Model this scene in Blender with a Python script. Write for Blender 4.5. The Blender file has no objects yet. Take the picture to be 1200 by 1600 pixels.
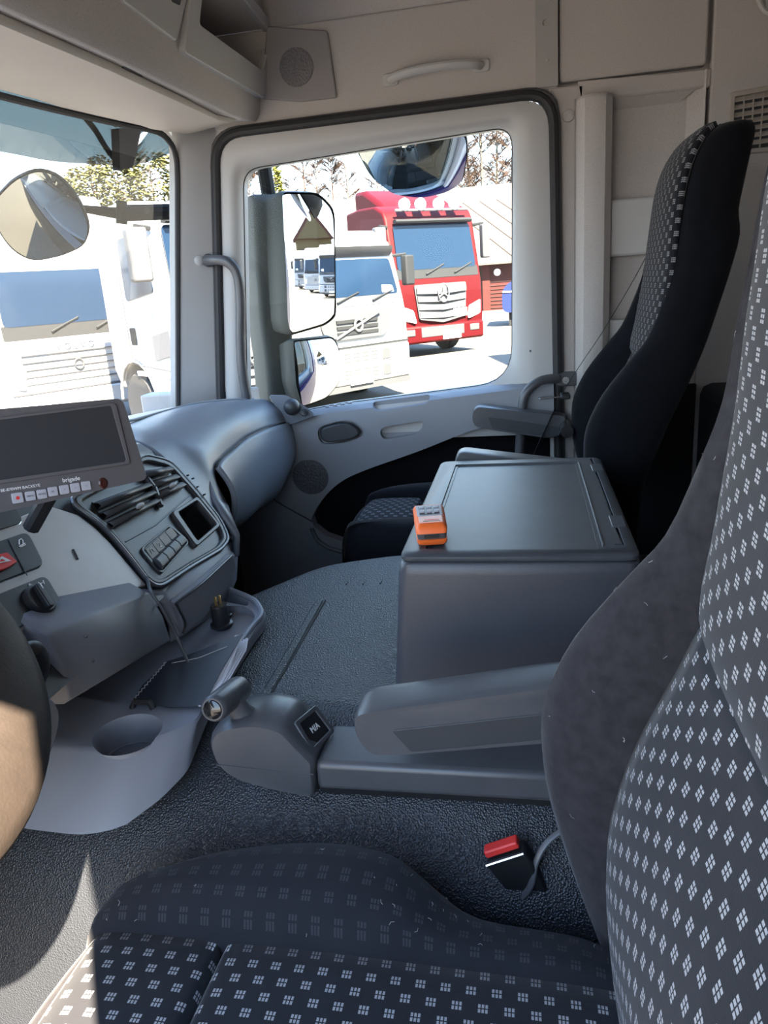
import bpy, bmesh, math, random
from mathutils import Vector as V, Matrix, Euler, Quaternion
random.seed(7)
SC = bpy.context.scene
COL = SC.collection
# ------------------------------------------------------------------ camera
# cab frame: +x towards the passenger door, +y towards the windscreen, z = 0 the cab floor
FPX = 1155.0
CAM = V((-1.25, 0.0, 1.2))
_vx = V((818 - 600, -(430 - 800), -FPX)).normalized()
_h = V((1, .075, 0))
_vz = _h.cross(_vx).normalized()
if _vz.y < 0: _vz = -_vz
_vy = _vz.cross(_vx)
ROT = Matrix((_vx, _vy, _vz))            # world = ROT @ camera vector
cd = bpy.data.cameras.new('camera'); cam = bpy.data.objects.new('camera', cd); COL.objects.link(cam)
cam.matrix_world = Matrix.Translation(CAM) @ ROT.to_4x4()
cd.sensor_fit = 'VERTICAL'; cd.sensor_height = 36; cd.sensor_width = 27; cd.lens = FPX / 1600 * 36
cd.clip_start = .02; cd.clip_end = 500
SC.camera = cam
# ------------------------------------------------------------------ sky, sun, exposure
SC.view_settings.view_transform = 'Standard'; SC.view_settings.look = 'None'
SC.view_settings.gamma = 1; SC.view_settings.use_curve_mapping = False
SC.view_settings.exposure = 0.45
W = bpy.data.worlds.new('sky'); SC.world = W; W.use_nodes = True
nt = W.node_tree; nt.nodes.clear()
wo = nt.nodes.new('ShaderNodeOutputWorld'); bg = nt.nodes.new('ShaderNodeBackground')
tc = nt.nodes.new('ShaderNodeTexCoord'); sx = nt.nodes.new('ShaderNodeSeparateXYZ'); cr = nt.nodes.new('ShaderNodeValToRGB')
nt.links.new(tc.outputs['Generated'], sx.inputs[0]); nt.links.new(sx.outputs['Z'], cr.inputs[0])
cr.color_ramp.elements[0].position = 0.0; cr.color_ramp.elements[0].color = (.93, .97, 1.0, 1)
cr.color_ramp.elements[1].position = .9; cr.color_ramp.elements[1].color = (.22, .44, .95, 1)
e = cr.color_ramp.elements.new(.25); e.color = (.58, .78, 1.0, 1)
nt.links.new(cr.outputs[0], bg.inputs[0]); bg.inputs[1].default_value = 4.3
nt.links.new(bg.outputs[0], wo.inputs[0])
sl = bpy.data.lights.new('sun', 'SUN'); sun = bpy.data.objects.new('sun', sl); COL.objects.link(sun)
sl.energy = 56.0; sl.angle = math.radians(.6); sl.color = (1.0, .85, .66)
_az = V((-.82, -.57, 0)).normalized(); _el = math.radians(47)
SUNDIR = (_az * math.cos(_el) + V((0, 0, math.sin(_el)))).normalized()   # towards the sun
sun.rotation_euler = SUNDIR.to_track_quat('Z', 'Y').to_euler()
sun.location = (-6, -5, 8)

# ------------------------------------------------------------------ helpers
def ray(px, py): return ROT @ V((px - 600, -(py - 800), -FPX))
def PX(px, py, x): d = ray(px, py); return CAM + d * ((x - CAM.x) / d.x)
def PY(px, py, y): d = ray(px, py); return CAM + d * ((y - CAM.y) / d.y)
def PZ(px, py, z): d = ray(px, py); return CAM + d * ((z - CAM.z) / d.z)
def PL(px, py, p, n): d = ray(px, py); return CAM + d * ((V(p) - CAM).dot(n) / d.dot(n))

def crv(pts, n=6, closed=False):
    "Catmull-Rom through points"
    P = [V(p) for p in pts]; out = []; m = len(P)
    segs = m if closed else m - 1
    for i in range(segs):
        if closed: a, b, c, d = P[i-1], P[i], P[(i+1) % m], P[(i+2) % m]
        else: a, b, c, d = P[max(i-1, 0)], P[i], P[i+1], P[min(i+2, m-1)]
        for k in range(n):
            t = k / n
            out.append(.5*((2*b) + (c-a)*t + (2*a-5*b+4*c-d)*t*t + (3*b-a-3*c+d)*t**3))
    if not closed: out.append(P[-1])
    return out
def rnd(pts, r, n=4):
    "round the corners of a closed planar polygon"
    P = [V(p) for p in pts]; out = []; m = len(P)
    for i in range(m):
        rr = r[i] if isinstance(r, (list, tuple)) else r
        a, b, c = P[i-1], P[i], P[(i+1) % m]
        u = (a-b); w = (c-b)
        ra = min(rr, u.length*.49); rc = min(rr, w.length*.49)
        s = b + u.normalized()*ra; e = b + w.normalized()*rc
        for k in range(n+1):
            t = k/n; out.append(s*(1-t)**2 + b*2*t*(1-t) + e*t*t)
    return out
def circ(c, ax, r, n=24, r2=None):
    ax = V(ax).normalized(); u = ax.orthogonal().normalized(); w = ax.cross(u)
    return [V(c) + u*math.cos(2*math.pi*k/n)*r + w*math.sin(2*math.pi*k/n)*(r2 or r) for k in range(n)]
def wloc(o):
    l = V((0, 0, 0))
    while o is not None: l += o.location; o = o.parent
    return l
class MB:
    def __init__(s): s.bm = bmesh.new(); s.uv = None
    def vs(s, pts): return [s.bm.verts.new(V(p)) for p in pts]
    def f(s, v, uvs=None):
        try: fc = s.bm.faces.new(v)
        except ValueError: return None
        if uvs:
            if s.uv is None: s.uv = s.bm.loops.layers.uv.new('UVMap')
            for l, u in zip(fc.loops, uvs): l[s.uv].uv = u
        return fc
    def poly(s, pts): s.f(s.vs(pts)); return s
    def prism(s, pts, vec):
        vec = V(vec); a = s.vs(pts); b = s.vs([V(p)+vec for p in pts]); n = len(a)
        s.f(a[::-1]); s.f(b)
        for i in range(n): s.f([a[i], a[(i+1) % n], b[(i+1) % n], b[i]])
        return s
    def box(s, c, size, rot=None):
        c = V(c); h = V(size)/2
        p = [V((x*h.x, y*h.y, z*h.z)) for x, y, z in ((-1,-1,-1),(1,-1,-1),(1,1,-1),(-1,1,-1))]
        up = V((0, 0, size[2]))
        if rot is not None: p = [rot @ q for q in p]; up = rot @ up
        return s.prism([c+q for q in p], up)
    def bx(s, x0, x1, y0, y1, z0, z1): return s.box(((x0+x1)/2, (y0+y1)/2, (z0+z1)/2), (x1-x0, y1-y0, z1-z0))
    def loft(s, rings, closed=True, caps=True, uvf=None):
        R = [s.vs(r) for r in rings]; n = len(R[0])
        for j in range(len(R)-1):
            for i in range(n if closed else n-1):
                k = (i+1) % n
                s.f([R[j][i], R[j][k], R[j+1][k], R[j+1][i]], uvf and [uvf(j, i), uvf(j, i+1), uvf(j+1, i+1), uvf(j+1, i)])
        if caps and closed: s.f(R[0][::-1]); s.f(R[-1])
        return s
    def frame(s, outer, inner, vec):
        vec = V(vec); n = len(outer)
        a, b = s.vs(outer), s.vs(inner); c, d = s.vs([V(p)+vec for p in outer]), s.vs([V(p)+vec for p in inner])
        for i in range(n):
            k = (i+1) % n
            s.f([a[i], a[k], b[k], b[i]]); s.f([c[i], d[i], d[k], c[k]])
            s.f([a[i], c[i], c[k], a[k]]); s.f([b[i], b[k], d[k], d[i]])
        return s
    def tube(s, pts, r, n=10, closed=False, flat=1.0):
        P = [V(p) for p in pts]; m = len(P); rings = []; u = None
        for i in range(m):
            if closed: t = (P[(i+1) % m]-P[i-1])
            else: t = P[min(i+1, m-1)]-P[max(i-1, 0)]
            t.normalize()
            u = t.orthogonal() if u is None else (u - t*u.dot(t))
            if u.length < 1e-6: u = t.orthogonal()
            u.normalize(); w = t.cross(u)
            rr = r[i] if isinstance(r, (list, tuple)) else r
            rings.append([P[i]+u*math.cos(2*math.pi*k/n)*rr+w*math.sin(2*math.pi*k/n)*rr*flat for k in range(n)])
        if closed: rings.append(rings[0])
        return s.loft(rings, True, not closed)
    def cyl(s, a, b, r, n=20, r2=None):
        a, b = V(a), V(b); ax = b-a
        r1 = circ(a, ax, r, n); q = circ(b, ax, r if r2 is None else r2, n)
        return s.loft([r1, q])
    def lathe(s, prof, c, ax, n=24):
        ax = V(ax).normalized()
        return s.loft([circ(V(c)+ax*h, ax, max(r, 1e-4), n) for r, h in prof])
    def ball(s, c, r, n=12, sc=(1, 1, 1)):
        c = V(c); rings = []
        for j in range(1, n):
            a = math.pi*j/n
            rings.append([c+V((sc[0]*r*math.sin(a)*math.cos(2*math.pi*k/(2*n)), sc[1]*r*math.sin(a)*math.sin(2*math.pi*k/(2*n)), sc[2]*r*math.cos(a))) for k in range(2*n)])
        return s.loft(rings)
    def build(s, name, m, parent=None, bv=None, sub=0, solid=0, ang=35, local=False, kind=None, label=None, seg=2, flat=False):
        bmesh.ops.remove_doubles(s.bm, verts=s.bm.verts, dist=1e-6)
        bmesh.ops.recalc_face_normals(s.bm, faces=s.bm.faces)
        me = bpy.data.meshes.new(name)
        if parent is not None and not local:
            bmesh.ops.translate(s.bm, verts=s.bm.verts, vec=-wloc(parent))
        s.bm.to_mesh(me); s.bm.free()
        o = bpy.data.objects.new(name, me); COL.objects.link(o)
        me.materials.append(m)
        if not flat:
            for p in me.polygons: p.use_smooth = True
            me.set_sharp_from_angle(angle=math.radians(ang))
        if parent is not None: o.parent = parent
        if solid:
            md = o.modifiers.new('solid', 'SOLIDIFY'); md.thickness = solid; md.offset = -1
        if bv:
            md = o.modifiers.new('bevel', 'BEVEL'); md.width = bv; md.segments = seg; md.limit_method = 'ANGLE'; md.angle_limit = math.radians(40)
            md.harden_normals = False
        if sub:
            md = o.modifiers.new('sub', 'SUBSURF'); md.levels = sub; md.render_levels = sub
        if kind: o['kind'] = kind
        if label: o['label'] = label
        return o
def tag(o, label, cat, group=None, kind=None):
    o['label'] = label; o['category'] = cat
    if group: o['group'] = group
    if kind: o['kind'] = kind
    return o
def thing(name, label, cat, loc=(0, 0, 0), rz=0, group=None, kind=None):
    o = bpy.data.objects.new(name, None); COL.objects.link(o); o.location = loc; o.rotation_euler = (0, 0, rz)
    o.empty_display_size = .05
    return tag(o, label, cat, group, kind)
def cut(o, *mbs):
    "carve hollows into a mesh, then drop the cutters"
    tmp = []
    for mb in mbs:
        bmesh.ops.recalc_face_normals(mb.bm, faces=mb.bm.faces)
        me = bpy.data.meshes.new('cutter')
        mb.bm.to_mesh(me); mb.bm.free()
        c = bpy.data.objects.new('cutter', me); COL.objects.link(c); tmp.append(c)
        md = o.modifiers.new('b', 'BOOLEAN'); md.operation = 'DIFFERENCE'; md.solver = 'EXACT'; md.object = c
    bpy.context.view_layer.update()
    ev = o.evaluated_get(bpy.context.evaluated_depsgraph_get())
    me = bpy.data.meshes.new_from_object(ev)
    o.modifiers.clear(); old = o.data; o.data = me; bpy.data.meshes.remove(old)
    for c in tmp:
        m = c.data; bpy.data.objects.remove(c); bpy.data.meshes.remove(m)
    for p in me.polygons: p.use_smooth = True
    me.set_sharp_from_angle(angle=math.radians(35))
    return o
def bevel(o, w, seg=2, ang=40):
    md = o.modifiers.new('bevel', 'BEVEL'); md.width = w; md.segments = seg; md.limit_method = 'ANGLE'; md.angle_limit = math.radians(ang)
    return o
def copy_tree(o, parent=None):
    c = o.copy(); COL.objects.link(c); c.parent = parent
    for ch in o.children: copy_tree(ch, c)
    return c
def text(name, s, size, origin, right, up, m, parent=None, depth=.0004, shear=0.0):
    "raised lettering as a mesh lying on a surface"
    cu = bpy.data.curves.new(name, 'FONT'); cu.body = s; cu.size = size; cu.extrude = depth; cu.align_x = 'CENTER'; cu.align_y = 'CENTER'; cu.shear = shear
    t = bpy.data.objects.new('tmp', cu); COL.objects.link(t); bpy.context.view_layer.update()
    me = bpy.data.meshes.new_from_object(t.evaluated_get(bpy.context.evaluated_depsgraph_get()))
    bpy.data.objects.remove(t); bpy.data.curves.remove(cu)
    r = V(right).normalized(); u = V(up); u = (u - r*u.dot(r)).normalized(); n = r.cross(u)
    M = Matrix((r, u, n)).transposed().to_4x4(); M.translation = V(origin) - (wloc(parent) if parent is not None else V((0, 0, 0)))
    me.transform(M); me.materials.clear(); me.materials.append(m)
    o = bpy.data.objects.new(name, me); COL.objects.link(o)
    if parent is not None: o.parent = parent
    return o

# ------------------------------------------------------------------ materials
def mat(name, col, rough=.5, metal=0.0, bump=None, vary=None, spec=None, coat=0, sheen=0, trans=0, emit=None, speck=None):
    """bump=(scale,strength[,'v']) vary=(scale,amount) speck=(scale, colour, threshold)"""
    m = bpy.data.materials.new(name); m.use_nodes = True; t = m.node_tree; b = t.nodes['Principled BSDF']
    b.inputs['Base Color'].default_value = (*col, 1); b.inputs['Roughness'].default_value = rough; b.inputs['Metallic'].default_value = metal
    if spec is not None: b.inputs['Specular IOR Level'].default_value = spec
    if coat: b.inputs['Coat Weight'].default_value = coat
    if sheen: b.inputs['Sheen Weight'].default_value = sheen; b.inputs['Sheen Roughness'].default_value = .4
    if trans: b.inputs['Transmission Weight'].default_value = trans
    if emit: b.inputs['Emission Color'].default_value = (*emit[0], 1); b.inputs['Emission Strength'].default_value = emit[1]
    co = t.nodes.new('ShaderNodeTexCoord')
    if bump:
        if len(bump) > 2:
            nz = t.nodes.new('ShaderNodeTexVoronoi'); nz.inputs['Scale'].default_value = bump[0]; out = nz.outputs['Distance']
        else:
            nz = t.nodes.new('ShaderNodeTexNoise'); nz.inputs['Scale'].default_value = bump[0]; nz.inputs['Detail'].default_value = 2; out = nz.outputs[0]
        t.links.new(co.outputs['Object'], nz.inputs['Vector'])
        bp = t.nodes.new('ShaderNodeBump'); bp.inputs['Strength'].default_value = bump[1]; bp.inputs['Distance'].default_value = (.9 if len(bump) > 2 else .3)/bump[0]
        t.links.new(out, bp.inputs['Height']); t.links.new(bp.outputs[0], b.inputs['Normal'])
    src = None
    if vary:
        nz = t.nodes.new('ShaderNodeTexNoise'); nz.inputs['Scale'].default_value = vary[0]; nz.inputs['Detail'].default_value = 5
        t.links.new(co.outputs['Object'], nz.inputs['Vector'])
        mx = t.nodes.new('ShaderNodeMix'); mx.data_type = 'RGBA'; a = vary[1]
        mx.inputs['A'].default_value = (*[c*(1-a) for c in col], 1); mx.inputs['B'].default_value = (*[min(1, c*(1+a)) for c in col], 1)
        t.links.new(nz.outputs[0], mx.inputs['Factor']); src = mx.outputs['Result']
    if speck:
        nz = t.nodes.new('ShaderNodeTexNoise'); nz.inputs['Scale'].default_value = speck[0]; nz.inputs['Detail'].default_value = 1
        t.links.new(co.outputs['Object'], nz.inputs['Vector'])
        rp = t.nodes.new('ShaderNodeValToRGB'); rp.color_ramp.elements[0].position = speck[2]; rp.color_ramp.elements[1].position = speck[2]+.12
        t.links.new(nz.outputs[0], rp.inputs[0])
        mx = t.nodes.new('ShaderNodeMix'); mx.data_type = 'RGBA'
        mx.inputs['A'].default_value = (*col, 1); mx.inputs['B'].default_value = (*speck[1], 1)
        if src: t.links.new(src, mx.inputs['A'])
        t.links.new(rp.outputs[0], mx.inputs['Factor']); src = mx.outputs['Result']
    if src: t.links.new(src, b.inputs['Base Color'])
    return m
def glass(name, tint, refl=.5):
    m = bpy.data.materials.new(name); m.use_nodes = True; t = m.node_tree; t.nodes.clear()
    o = t.nodes.new('ShaderNodeOutputMaterial'); tr = t.nodes.new('ShaderNodeBsdfTransparent'); g = t.nodes.new('ShaderNodeBsdfGlossy')
    tr.inputs[0].default_value = (*tint, 1); g.inputs['Roughness'].default_value = .0
    fr = t.nodes.new('ShaderNodeFresnel'); fr.inputs[0].default_value = 1.45
    mu = t.nodes.new('ShaderNodeMath'); mu.operation = 'MULTIPLY'; mu.inputs[1].default_value = refl
    t.links.new(fr.outputs[0], mu.inputs[0])
    mx = t.nodes.new('ShaderNodeMixShader'); t.links.new(mu.outputs[0], mx.inputs[0]); t.links.new(tr.outputs[0], mx.inputs[1]); t.links.new(g.outputs[0], mx.inputs[2])
    t.links.new(mx.outputs[0], o.inputs[0]); return m
def fabric(name, base, dash, a, b, strength=1.0, rough=.9, sheen=.15):
    "dark cloth woven with clusters of 2 x 3 pale dashes, laid out in the UV map (metres)"
    m = bpy.data.materials.new(name); m.use_nodes = True; t = m.node_tree; bs = t.nodes['Principled BSDF']
    def N(op, *ins):
        n = t.nodes.new('ShaderNodeMath'); n.operation = op
        for k, i in enumerate(ins):
            if isinstance(i, (int, float)): n.inputs[k].default_value = i
            else: t.links.new(i, n.inputs[k])
        return n.outputs[0]
    uv = t.nodes.new('ShaderNodeUVMap'); s = t.nodes.new('ShaderNodeSeparateXYZ'); t.links.new(uv.outputs[0], s.inputs[0])
    v = N('DIVIDE', s.outputs['X'], b); row = N('FLOOR', v); fy = N('FRACT', v)
    odd = N('MODULO', N('ABSOLUTE', row), 2.0)
    u = N('ADD', N('DIVIDE', s.outputs['Y'], a), N('MULTIPLY', odd, .5)); fx = N('FRACT', u)
    # cluster window
    cx = N('DIVIDE', N('SUBTRACT', fx, .5), .42); cy = N('DIVIDE', N('SUBTRACT', fy, .5), .56)
    inx = N('LESS_THAN', N('ABSOLUTE', cx), .5); iny = N('LESS_THAN', N('ABSOLUTE', cy), .5)
    gx = N('FRACT', N('MULTIPLY', N('ADD', cx, .5), 3.0)); gy = N('FRACT', N('MULTIPLY', N('ADD', cy, .5), 2.0))
    dx = N('LESS_THAN', N('ABSOLUTE', N('SUBTRACT', gx, .5)), .33); dy = N('LESS_THAN', N('ABSOLUTE', N('SUBTRACT', gy, .5)), .38)
    msk = N('MULTIPLY', N('MULTIPLY', inx, iny), N('MULTIPLY', dx, dy))
    co = t.nodes.new('ShaderNodeTexCoord'); nz = t.nodes.new('ShaderNodeTexNoise'); nz.inputs['Scale'].default_value = 900; t.links.new(co.outputs['Object'], nz.inputs['Vector'])
    nl = t.nodes.new('ShaderNodeTexNoise'); nl.inputs['Scale'].default_value = 14; nl.inputs['Detail'].default_value = 4; t.links.new(co.outputs['Object'], nl.inputs['Vector'])
    msk = N('MULTIPLY', msk, N('MULTIPLY', N('ADD', N('MULTIPLY', nz.outputs[0], .9), .45), strength))
    mx = t.nodes.new('ShaderNodeMix'); mx.data_type = 'RGBA'; t.links.new(msk, mx.inputs['Factor'])
    mb = t.nodes.new('ShaderNodeMix'); mb.data_type = 'RGBA'; t.links.new(nl.outputs[0], mb.inputs['Factor'])
    mb.inputs['A'].default_value = (*[c*.75 for c in base], 1); mb.inputs['B'].default_value = (*[c*1.25 for c in base], 1)
    t.links.new(mb.outputs['Result'], mx.inputs['A']); mx.inputs['B'].default_value = (*dash, 1)
    t.links.new(mx.outputs['Result'], bs.inputs['Base Color'])
    bs.inputs['Roughness'].default_value = rough; bs.inputs['Specular IOR Level'].default_value = .15
    bs.inputs['Sheen Weight'].default_value = sheen; bs.inputs['Sheen Roughness'].default_value = .5
    bp = t.nodes.new('ShaderNodeBump'); bp.inputs['Strength'].default_value = .35; bp.inputs['Distance'].default_value = .0006
    t.links.new(N('ADD', nz.outputs[0], N('MULTIPLY', msk, -.6)), bp.inputs['Height']); t.links.new(bp.outputs[0], bs.inputs['Normal'])
    return m
M = {}
M['headliner'] = mat('grey headliner felt', (.50, .475, .46), .95, vary=(6, .05), speck=(420, (.44, .40, .385), .52), bump=(420, .3))
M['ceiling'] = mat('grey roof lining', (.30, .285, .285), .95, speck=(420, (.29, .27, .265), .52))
M['visor'] = mat('smooth warm grey plastic', (.48, .45, .415), .6, vary=(9, .05), bump=(700, .12))
M['trimlight'] = mat('light grey plastic', (.48, .475, .47), .5, vary=(5, .04), bump=(900, .1))
M['doorgrey'] = mat('mid grey door plastic', (.24, .252, .28), .5, vary=(5, .06), bump=(700, .15))
M['doordark'] = mat('slate grey door plastic', (.105, .112, .128), .55, bump=(700, .15))
M['blackcarpet'] = mat('black carpet', (.008, .008, .01), .98, spec=.05, bump=(600, .5))
M['dash'] = mat('blue grey dashboard plastic', (.185, .205, .24), .38, vary=(4, .06), bump=(800, .16))
M['dashlow'] = mat('slate dashboard plastic', (.185, .19, .215), .5, vary=(5, .06), bump=(800, .15))
M['consolegrey'] = mat('grey console plastic', (.225, .235, .27), .5, vary=(8, .06), bump=(800, .12))
M['brushed'] = mat('brushed silver panel', (.40, .375, .36), .42, .25, vary=(30, .06), bump=(600, .1))
M['dark'] = mat('charcoal plastic', (.045, .048, .054), .42, vary=(12, .15), bump=(700, .15))
M['charcoal'] = mat('worn charcoal plastic', (.082, .084, .092), .34, vary=(18, .2), bump=(600, .2))
M['black'] = mat('black plastic', (.018, .018, .02), .38, bump=(700, .1))
M['gloss'] = mat('gloss black plastic', (.012, .012, .013), .12, coat=.5)
M['rubber'] = mat('black rubber seal', (.022, .022, .025), .6, bump=(220, .2))
M['sealgrey'] = mat('grey rubber seal', (.075, .075, .08), .6)
M['matrub'] = mat('grained black rubber mat', (.027, .030, .036), .29, vary=(7, .12), bump=(400, .55, 'v'))
M['boxpl'] = mat('charcoal grained box plastic', (.062, .064, .076), .40, vary=(10, .12), bump=(420, .4))
M['boxtop'] = mat('scuffed charcoal lid plastic', (.060, .067, .078), .40, vary=(26, .25), bump=(500, .25))
M['velour'] = mat('black velour', (.034, .032, .036), .95, spec=.08, sheen=.2, vary=(70, .5), bump=(500, .5))  # lighter copy for the driver seat, its stronger light put into the colour
M['velourshade'] = mat('shaded black velour', (.0075, .008, .0105), .95, spec=.06, sheen=.10, vary=(40, .3), bump=(500, .5))  # same velour darkened, shade on the passenger seat put into the colour
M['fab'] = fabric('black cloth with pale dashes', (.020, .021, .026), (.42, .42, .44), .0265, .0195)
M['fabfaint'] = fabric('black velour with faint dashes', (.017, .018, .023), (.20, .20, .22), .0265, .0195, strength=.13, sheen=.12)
M['fabshade'] = fabric('shaded black cloth with grey dashes', (.010, .0105, .014), (.26, .26, .28), .0265, .0195, sheen=.08)  # same dashed cloth, darkened for the passenger side shade
M['chrome'] = mat('chrome', (.75, .75, .76), .15, 1.0)
M['steel'] = mat('painted grey metal', (.40, .39, .38), .5, .2)
M['mirror'] = mat('mirror glass', (.74, .76, .79), .0, 1.0)
M['glass'] = glass('clear window glass', (.93, .965, .955), .10)
M['tinted'] = glass('smoked visor plastic', (.24, .27, .27), .12)
M['red'] = mat('red button plastic', (.75, .04, .035), .4)
M['orange'] = mat('orange plastic', (.90, .16, .03), .42)
M['orangewash'] = mat('faded orange face', (.85, .38, .28), .4)
M['white'] = mat('white print', (.85, .85, .85), .6)
M['paper'] = mat('white paper', (.75, .74, .78), .8)
M['notebook'] = mat('dark notebook cover', (.022, .026, .036), .32, vary=(14, .12))
M['screen'] = mat('switched off screen', (.045, .045, .05), .25)
M['monitor'] = mat('dark grey monitor plastic', (.11, .10, .105), .5, bump=(900, .1))
M['button'] = mat('pale grey button', (.42, .41, .45), .5)
M['wheel'] = mat('worn steering wheel leather', (.025, .0185, .0145), .55, vary=(60, .25), bump=(300, .3))
M['clear'] = mat('clear connector plastic', (.62, .58, .52), .2, trans=.3)
M['brass'] = mat('brass contact', (.7, .5, .22), .3, 1.0)
M['ventgrey'] = mat('beige grey vent plastic', (.40, .36, .32), .6)
M['beltweb'] = mat('black belt webbing', (.02, .02, .022), .85, bump=(800, .4))
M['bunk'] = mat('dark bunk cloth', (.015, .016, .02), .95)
# outdoors
M['asphalt'] = mat('sunlit asphalt yard', (.095, .083, .068), .95, vary=(.35, .2), bump=(8, .2))
M['twhite'] = mat('white truck paint', (.34, .34, .345), .5, coat=.25)
M['tred'] = mat('red truck paint', (.050, .0010, .0024), .55, spec=.15)
M['tglass'] = mat('blue truck window glass', (.006, .016, .036), .14, spec=.35)
M['tdark'] = mat('dark truck plastic', (.018, .019, .021), .7, spec=.2)
M['extblack'] = mat('matt black outer plastic', (.007, .0075, .008), .75, spec=.12)
M['darkmirror'] = mat('tinted mirror glass', (.34, .36, .35), .0, 1.0)
M['tgrey'] = mat('grey truck plastic', (.050, .052, .058), .6)
M['tsilver'] = mat('silver grille', (.12, .12, .13), .45, .3)
M['tlamp'] = mat('headlamp glass', (.80, .82, .86), .1)
M['tyre'] = mat('tyre rubber', (.03, .03, .032), .9)
M['rust'] = mat('rusty wheel rim', (.075, .045, .03), .6, .3, vary=(10, .4))
M['plate'] = mat('number plate white', (.85, .86, .88), .5)
M['blue'] = mat('blue tarpaulin', (.003, .013, .085), .5)
M['purple'] = mat('violet cab paint', (.022, .010, .065), .4, coat=.1)
M['redwood'] = mat('red painted planks', (.050, .0045, .0032), .85, vary=(3, .2))
M['roofmetal'] = mat('pale sheet roof', (.086, .072, .058), .8)
M['darkplank'] = mat('dark brown planks', (.06, .04, .032), .9)
M['yellow'] = mat('yellow plaster', (.085, .058, .022), .9)
M['tileroof'] = mat('red roof tiles', (.055, .013, .008), .9)
M['bark'] = mat('brown bark', (.07, .04, .03), .95)
M['birch'] = mat('white birch bark', (.085, .076, .066), .9, vary=(2, .3))
M['twig'] = mat('reddish brown twigs', (.048, .026, .017), .95)
M['spruce'] = mat('yellow green needles', (.075, .078, .008), .9, vary=(3, .4))
M['pine'] = mat('olive pine needles', (.062, .060, .012), .9, vary=(3, .4))
# ================================================================== SETTING: cab shell
# floor of the cab
MB().bx(-1.32, 1.2, -1.25, 1.25, -.06, 0).build('floor', M['matrub'], kind='structure')
# roof
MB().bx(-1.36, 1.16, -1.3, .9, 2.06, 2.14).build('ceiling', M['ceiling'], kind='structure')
# roof skin over the windscreen so that no sky leaks in above the console
# right wall: panels around the door
WX = 1.1
wr = MB()
wr.bx(WX, 1.19, -.098, 1.08, 1.685, 1.93)                       # above the door
b = .006
wr.prism(rnd([(WX, -.106, 1.70), (WX, -.487, 1.70), (WX, -.487, 2.0), (WX, -.106, 2.0)], .01), (.09, 0, 0))
wr.bx(WX, 1.19, -1.2, -.499, 0, 2.0)                            # rear side wall
wr.bx(1.135, 1.19, -.51, -.05, 0, 2.0)                          # backing behind the joints
wr.bx(WX, 1.19, -.16, -.075, .0, 1.69)                          # strip beside the door seal
wr.bx(WX, 1.19, -.5, -.16, 1.645, 1.69)                         # over the shelf
wr.bx(WX, 1.19, -.5, -.16, .0, .93)                             # under the shelf
wr.bx(WX, 1.19, .9, 1.3, 0, .9)
wr.bx(WX, 1.19, -.1, 1.0, 0, .19)
# cove between wall and roof lining
cove = [V((WX - .24*(1-math.cos(t*math.pi/2))*1.0, 0, 1.93 + .125*math.sin(t*math.pi/2))) for t in [k/8 for k in range(9)]]
wall = wr.build('wall_right', M['headliner'], kind='structure', bv=.006)
c2 = MB(); c2.loft([[V((p.x, y, p.z)) for p in cove] for y in (-1.2, 1.0)], closed=False)
c2.build('roof_cove', M['headliner'], wall, solid=-.03)
# half round column and the shelf bay behind it
col = MB()
cs = [(1.10, -.166), (1.080, -.170), (1.068, -.180), (1.065, -.198), (1.067, -.216), (1.078, -.226), (1.165, -.232)]
col.loft([[V((x, y, z)) for x, y in cs] for z in (.60, 1.2, 1.64, 1.652)], closed=False)
col.build('column', M['headliner'], wall, solid=-.02)
sb = MB(); sb.bx(1.160, 1.19, -.50, -.235, .9, 1.66); sb.build('shelf_back', M['headliner'], wall)
jam = MB(); jam.prism([(1.16, -.42, .9), (1.16, -.42, 1.63), (WX-.004, -.487, 1.69), (WX-.004, -.487, .9)], (.02, -.006, 0))
jam.prism([(1.16, -.40, 1.60), (1.16, -.24, 1.60), (WX, -.24, 1.652), (WX, -.47, 1.652)], (.01, 0, .004))
jam.build('shelf_bevel', M['headliner'], wall)
MB().bx(1.085, 1.16, -.46, -.243, 1.232, 1.385).build('cross_panel', M['trimlight'], wall, bv=.008)
MB().bx(1.085, 1.16, -.46, -.243, .93, 1.055).build('lower_panel', M['trimlight'], wall, bv=.008)
MB().bx(1.088, 1.10, -.50, -.235, .0, .856).build('shade_lining', M['bunk'], wall, bv=.004)  # added dark lining, its near-black stands for the shade behind the seat
for p in (PX(888, 181, WX), PX(1112, 404, WX)):
    MB().lathe([(.0165, 0), (.0155, -.004), (.009, -.007), (0, -.0075)], p, (1, 0, 0)).build('screw_cap', M['headliner'], wall)
MB().bx(1.192, 1.215, -1.3, 1.28, -.6, .80).build('outer_skin', M['purple'], wall)
MB().bx(1.192, 1.215, -1.3, -.10, .80, 2.1).build('outer_skin', M['purple'], wall)
# rear wall, left wall behind the driver's doorway
MB().bx(-1.36, 1.2, -1.3, -1.2, 0, 2.1).build('wall_rear', M['headliner'], kind='structure')
wl = MB(); wl.prism([(-1.36, -1.3, 0), (-1.29, -1.3, 0), (-1.29, .067, 0), (-1.36, -.015, 0)], (0, 0, 2.1)); wl.bx(-1.36, -1.29, -.02, 1.3, 1.70, 2.1)  # unseen wall, front edge set and chamfered to cast shade on the driver seat
wl.bx(-1.36, -1.24, 1.0, 1.25, 0, 2.1); wl.bx(-1.36, -1.29, .9, 1.2, 0, .8)
wl.build('wall_left', M['headliner'], kind='structure')
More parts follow.
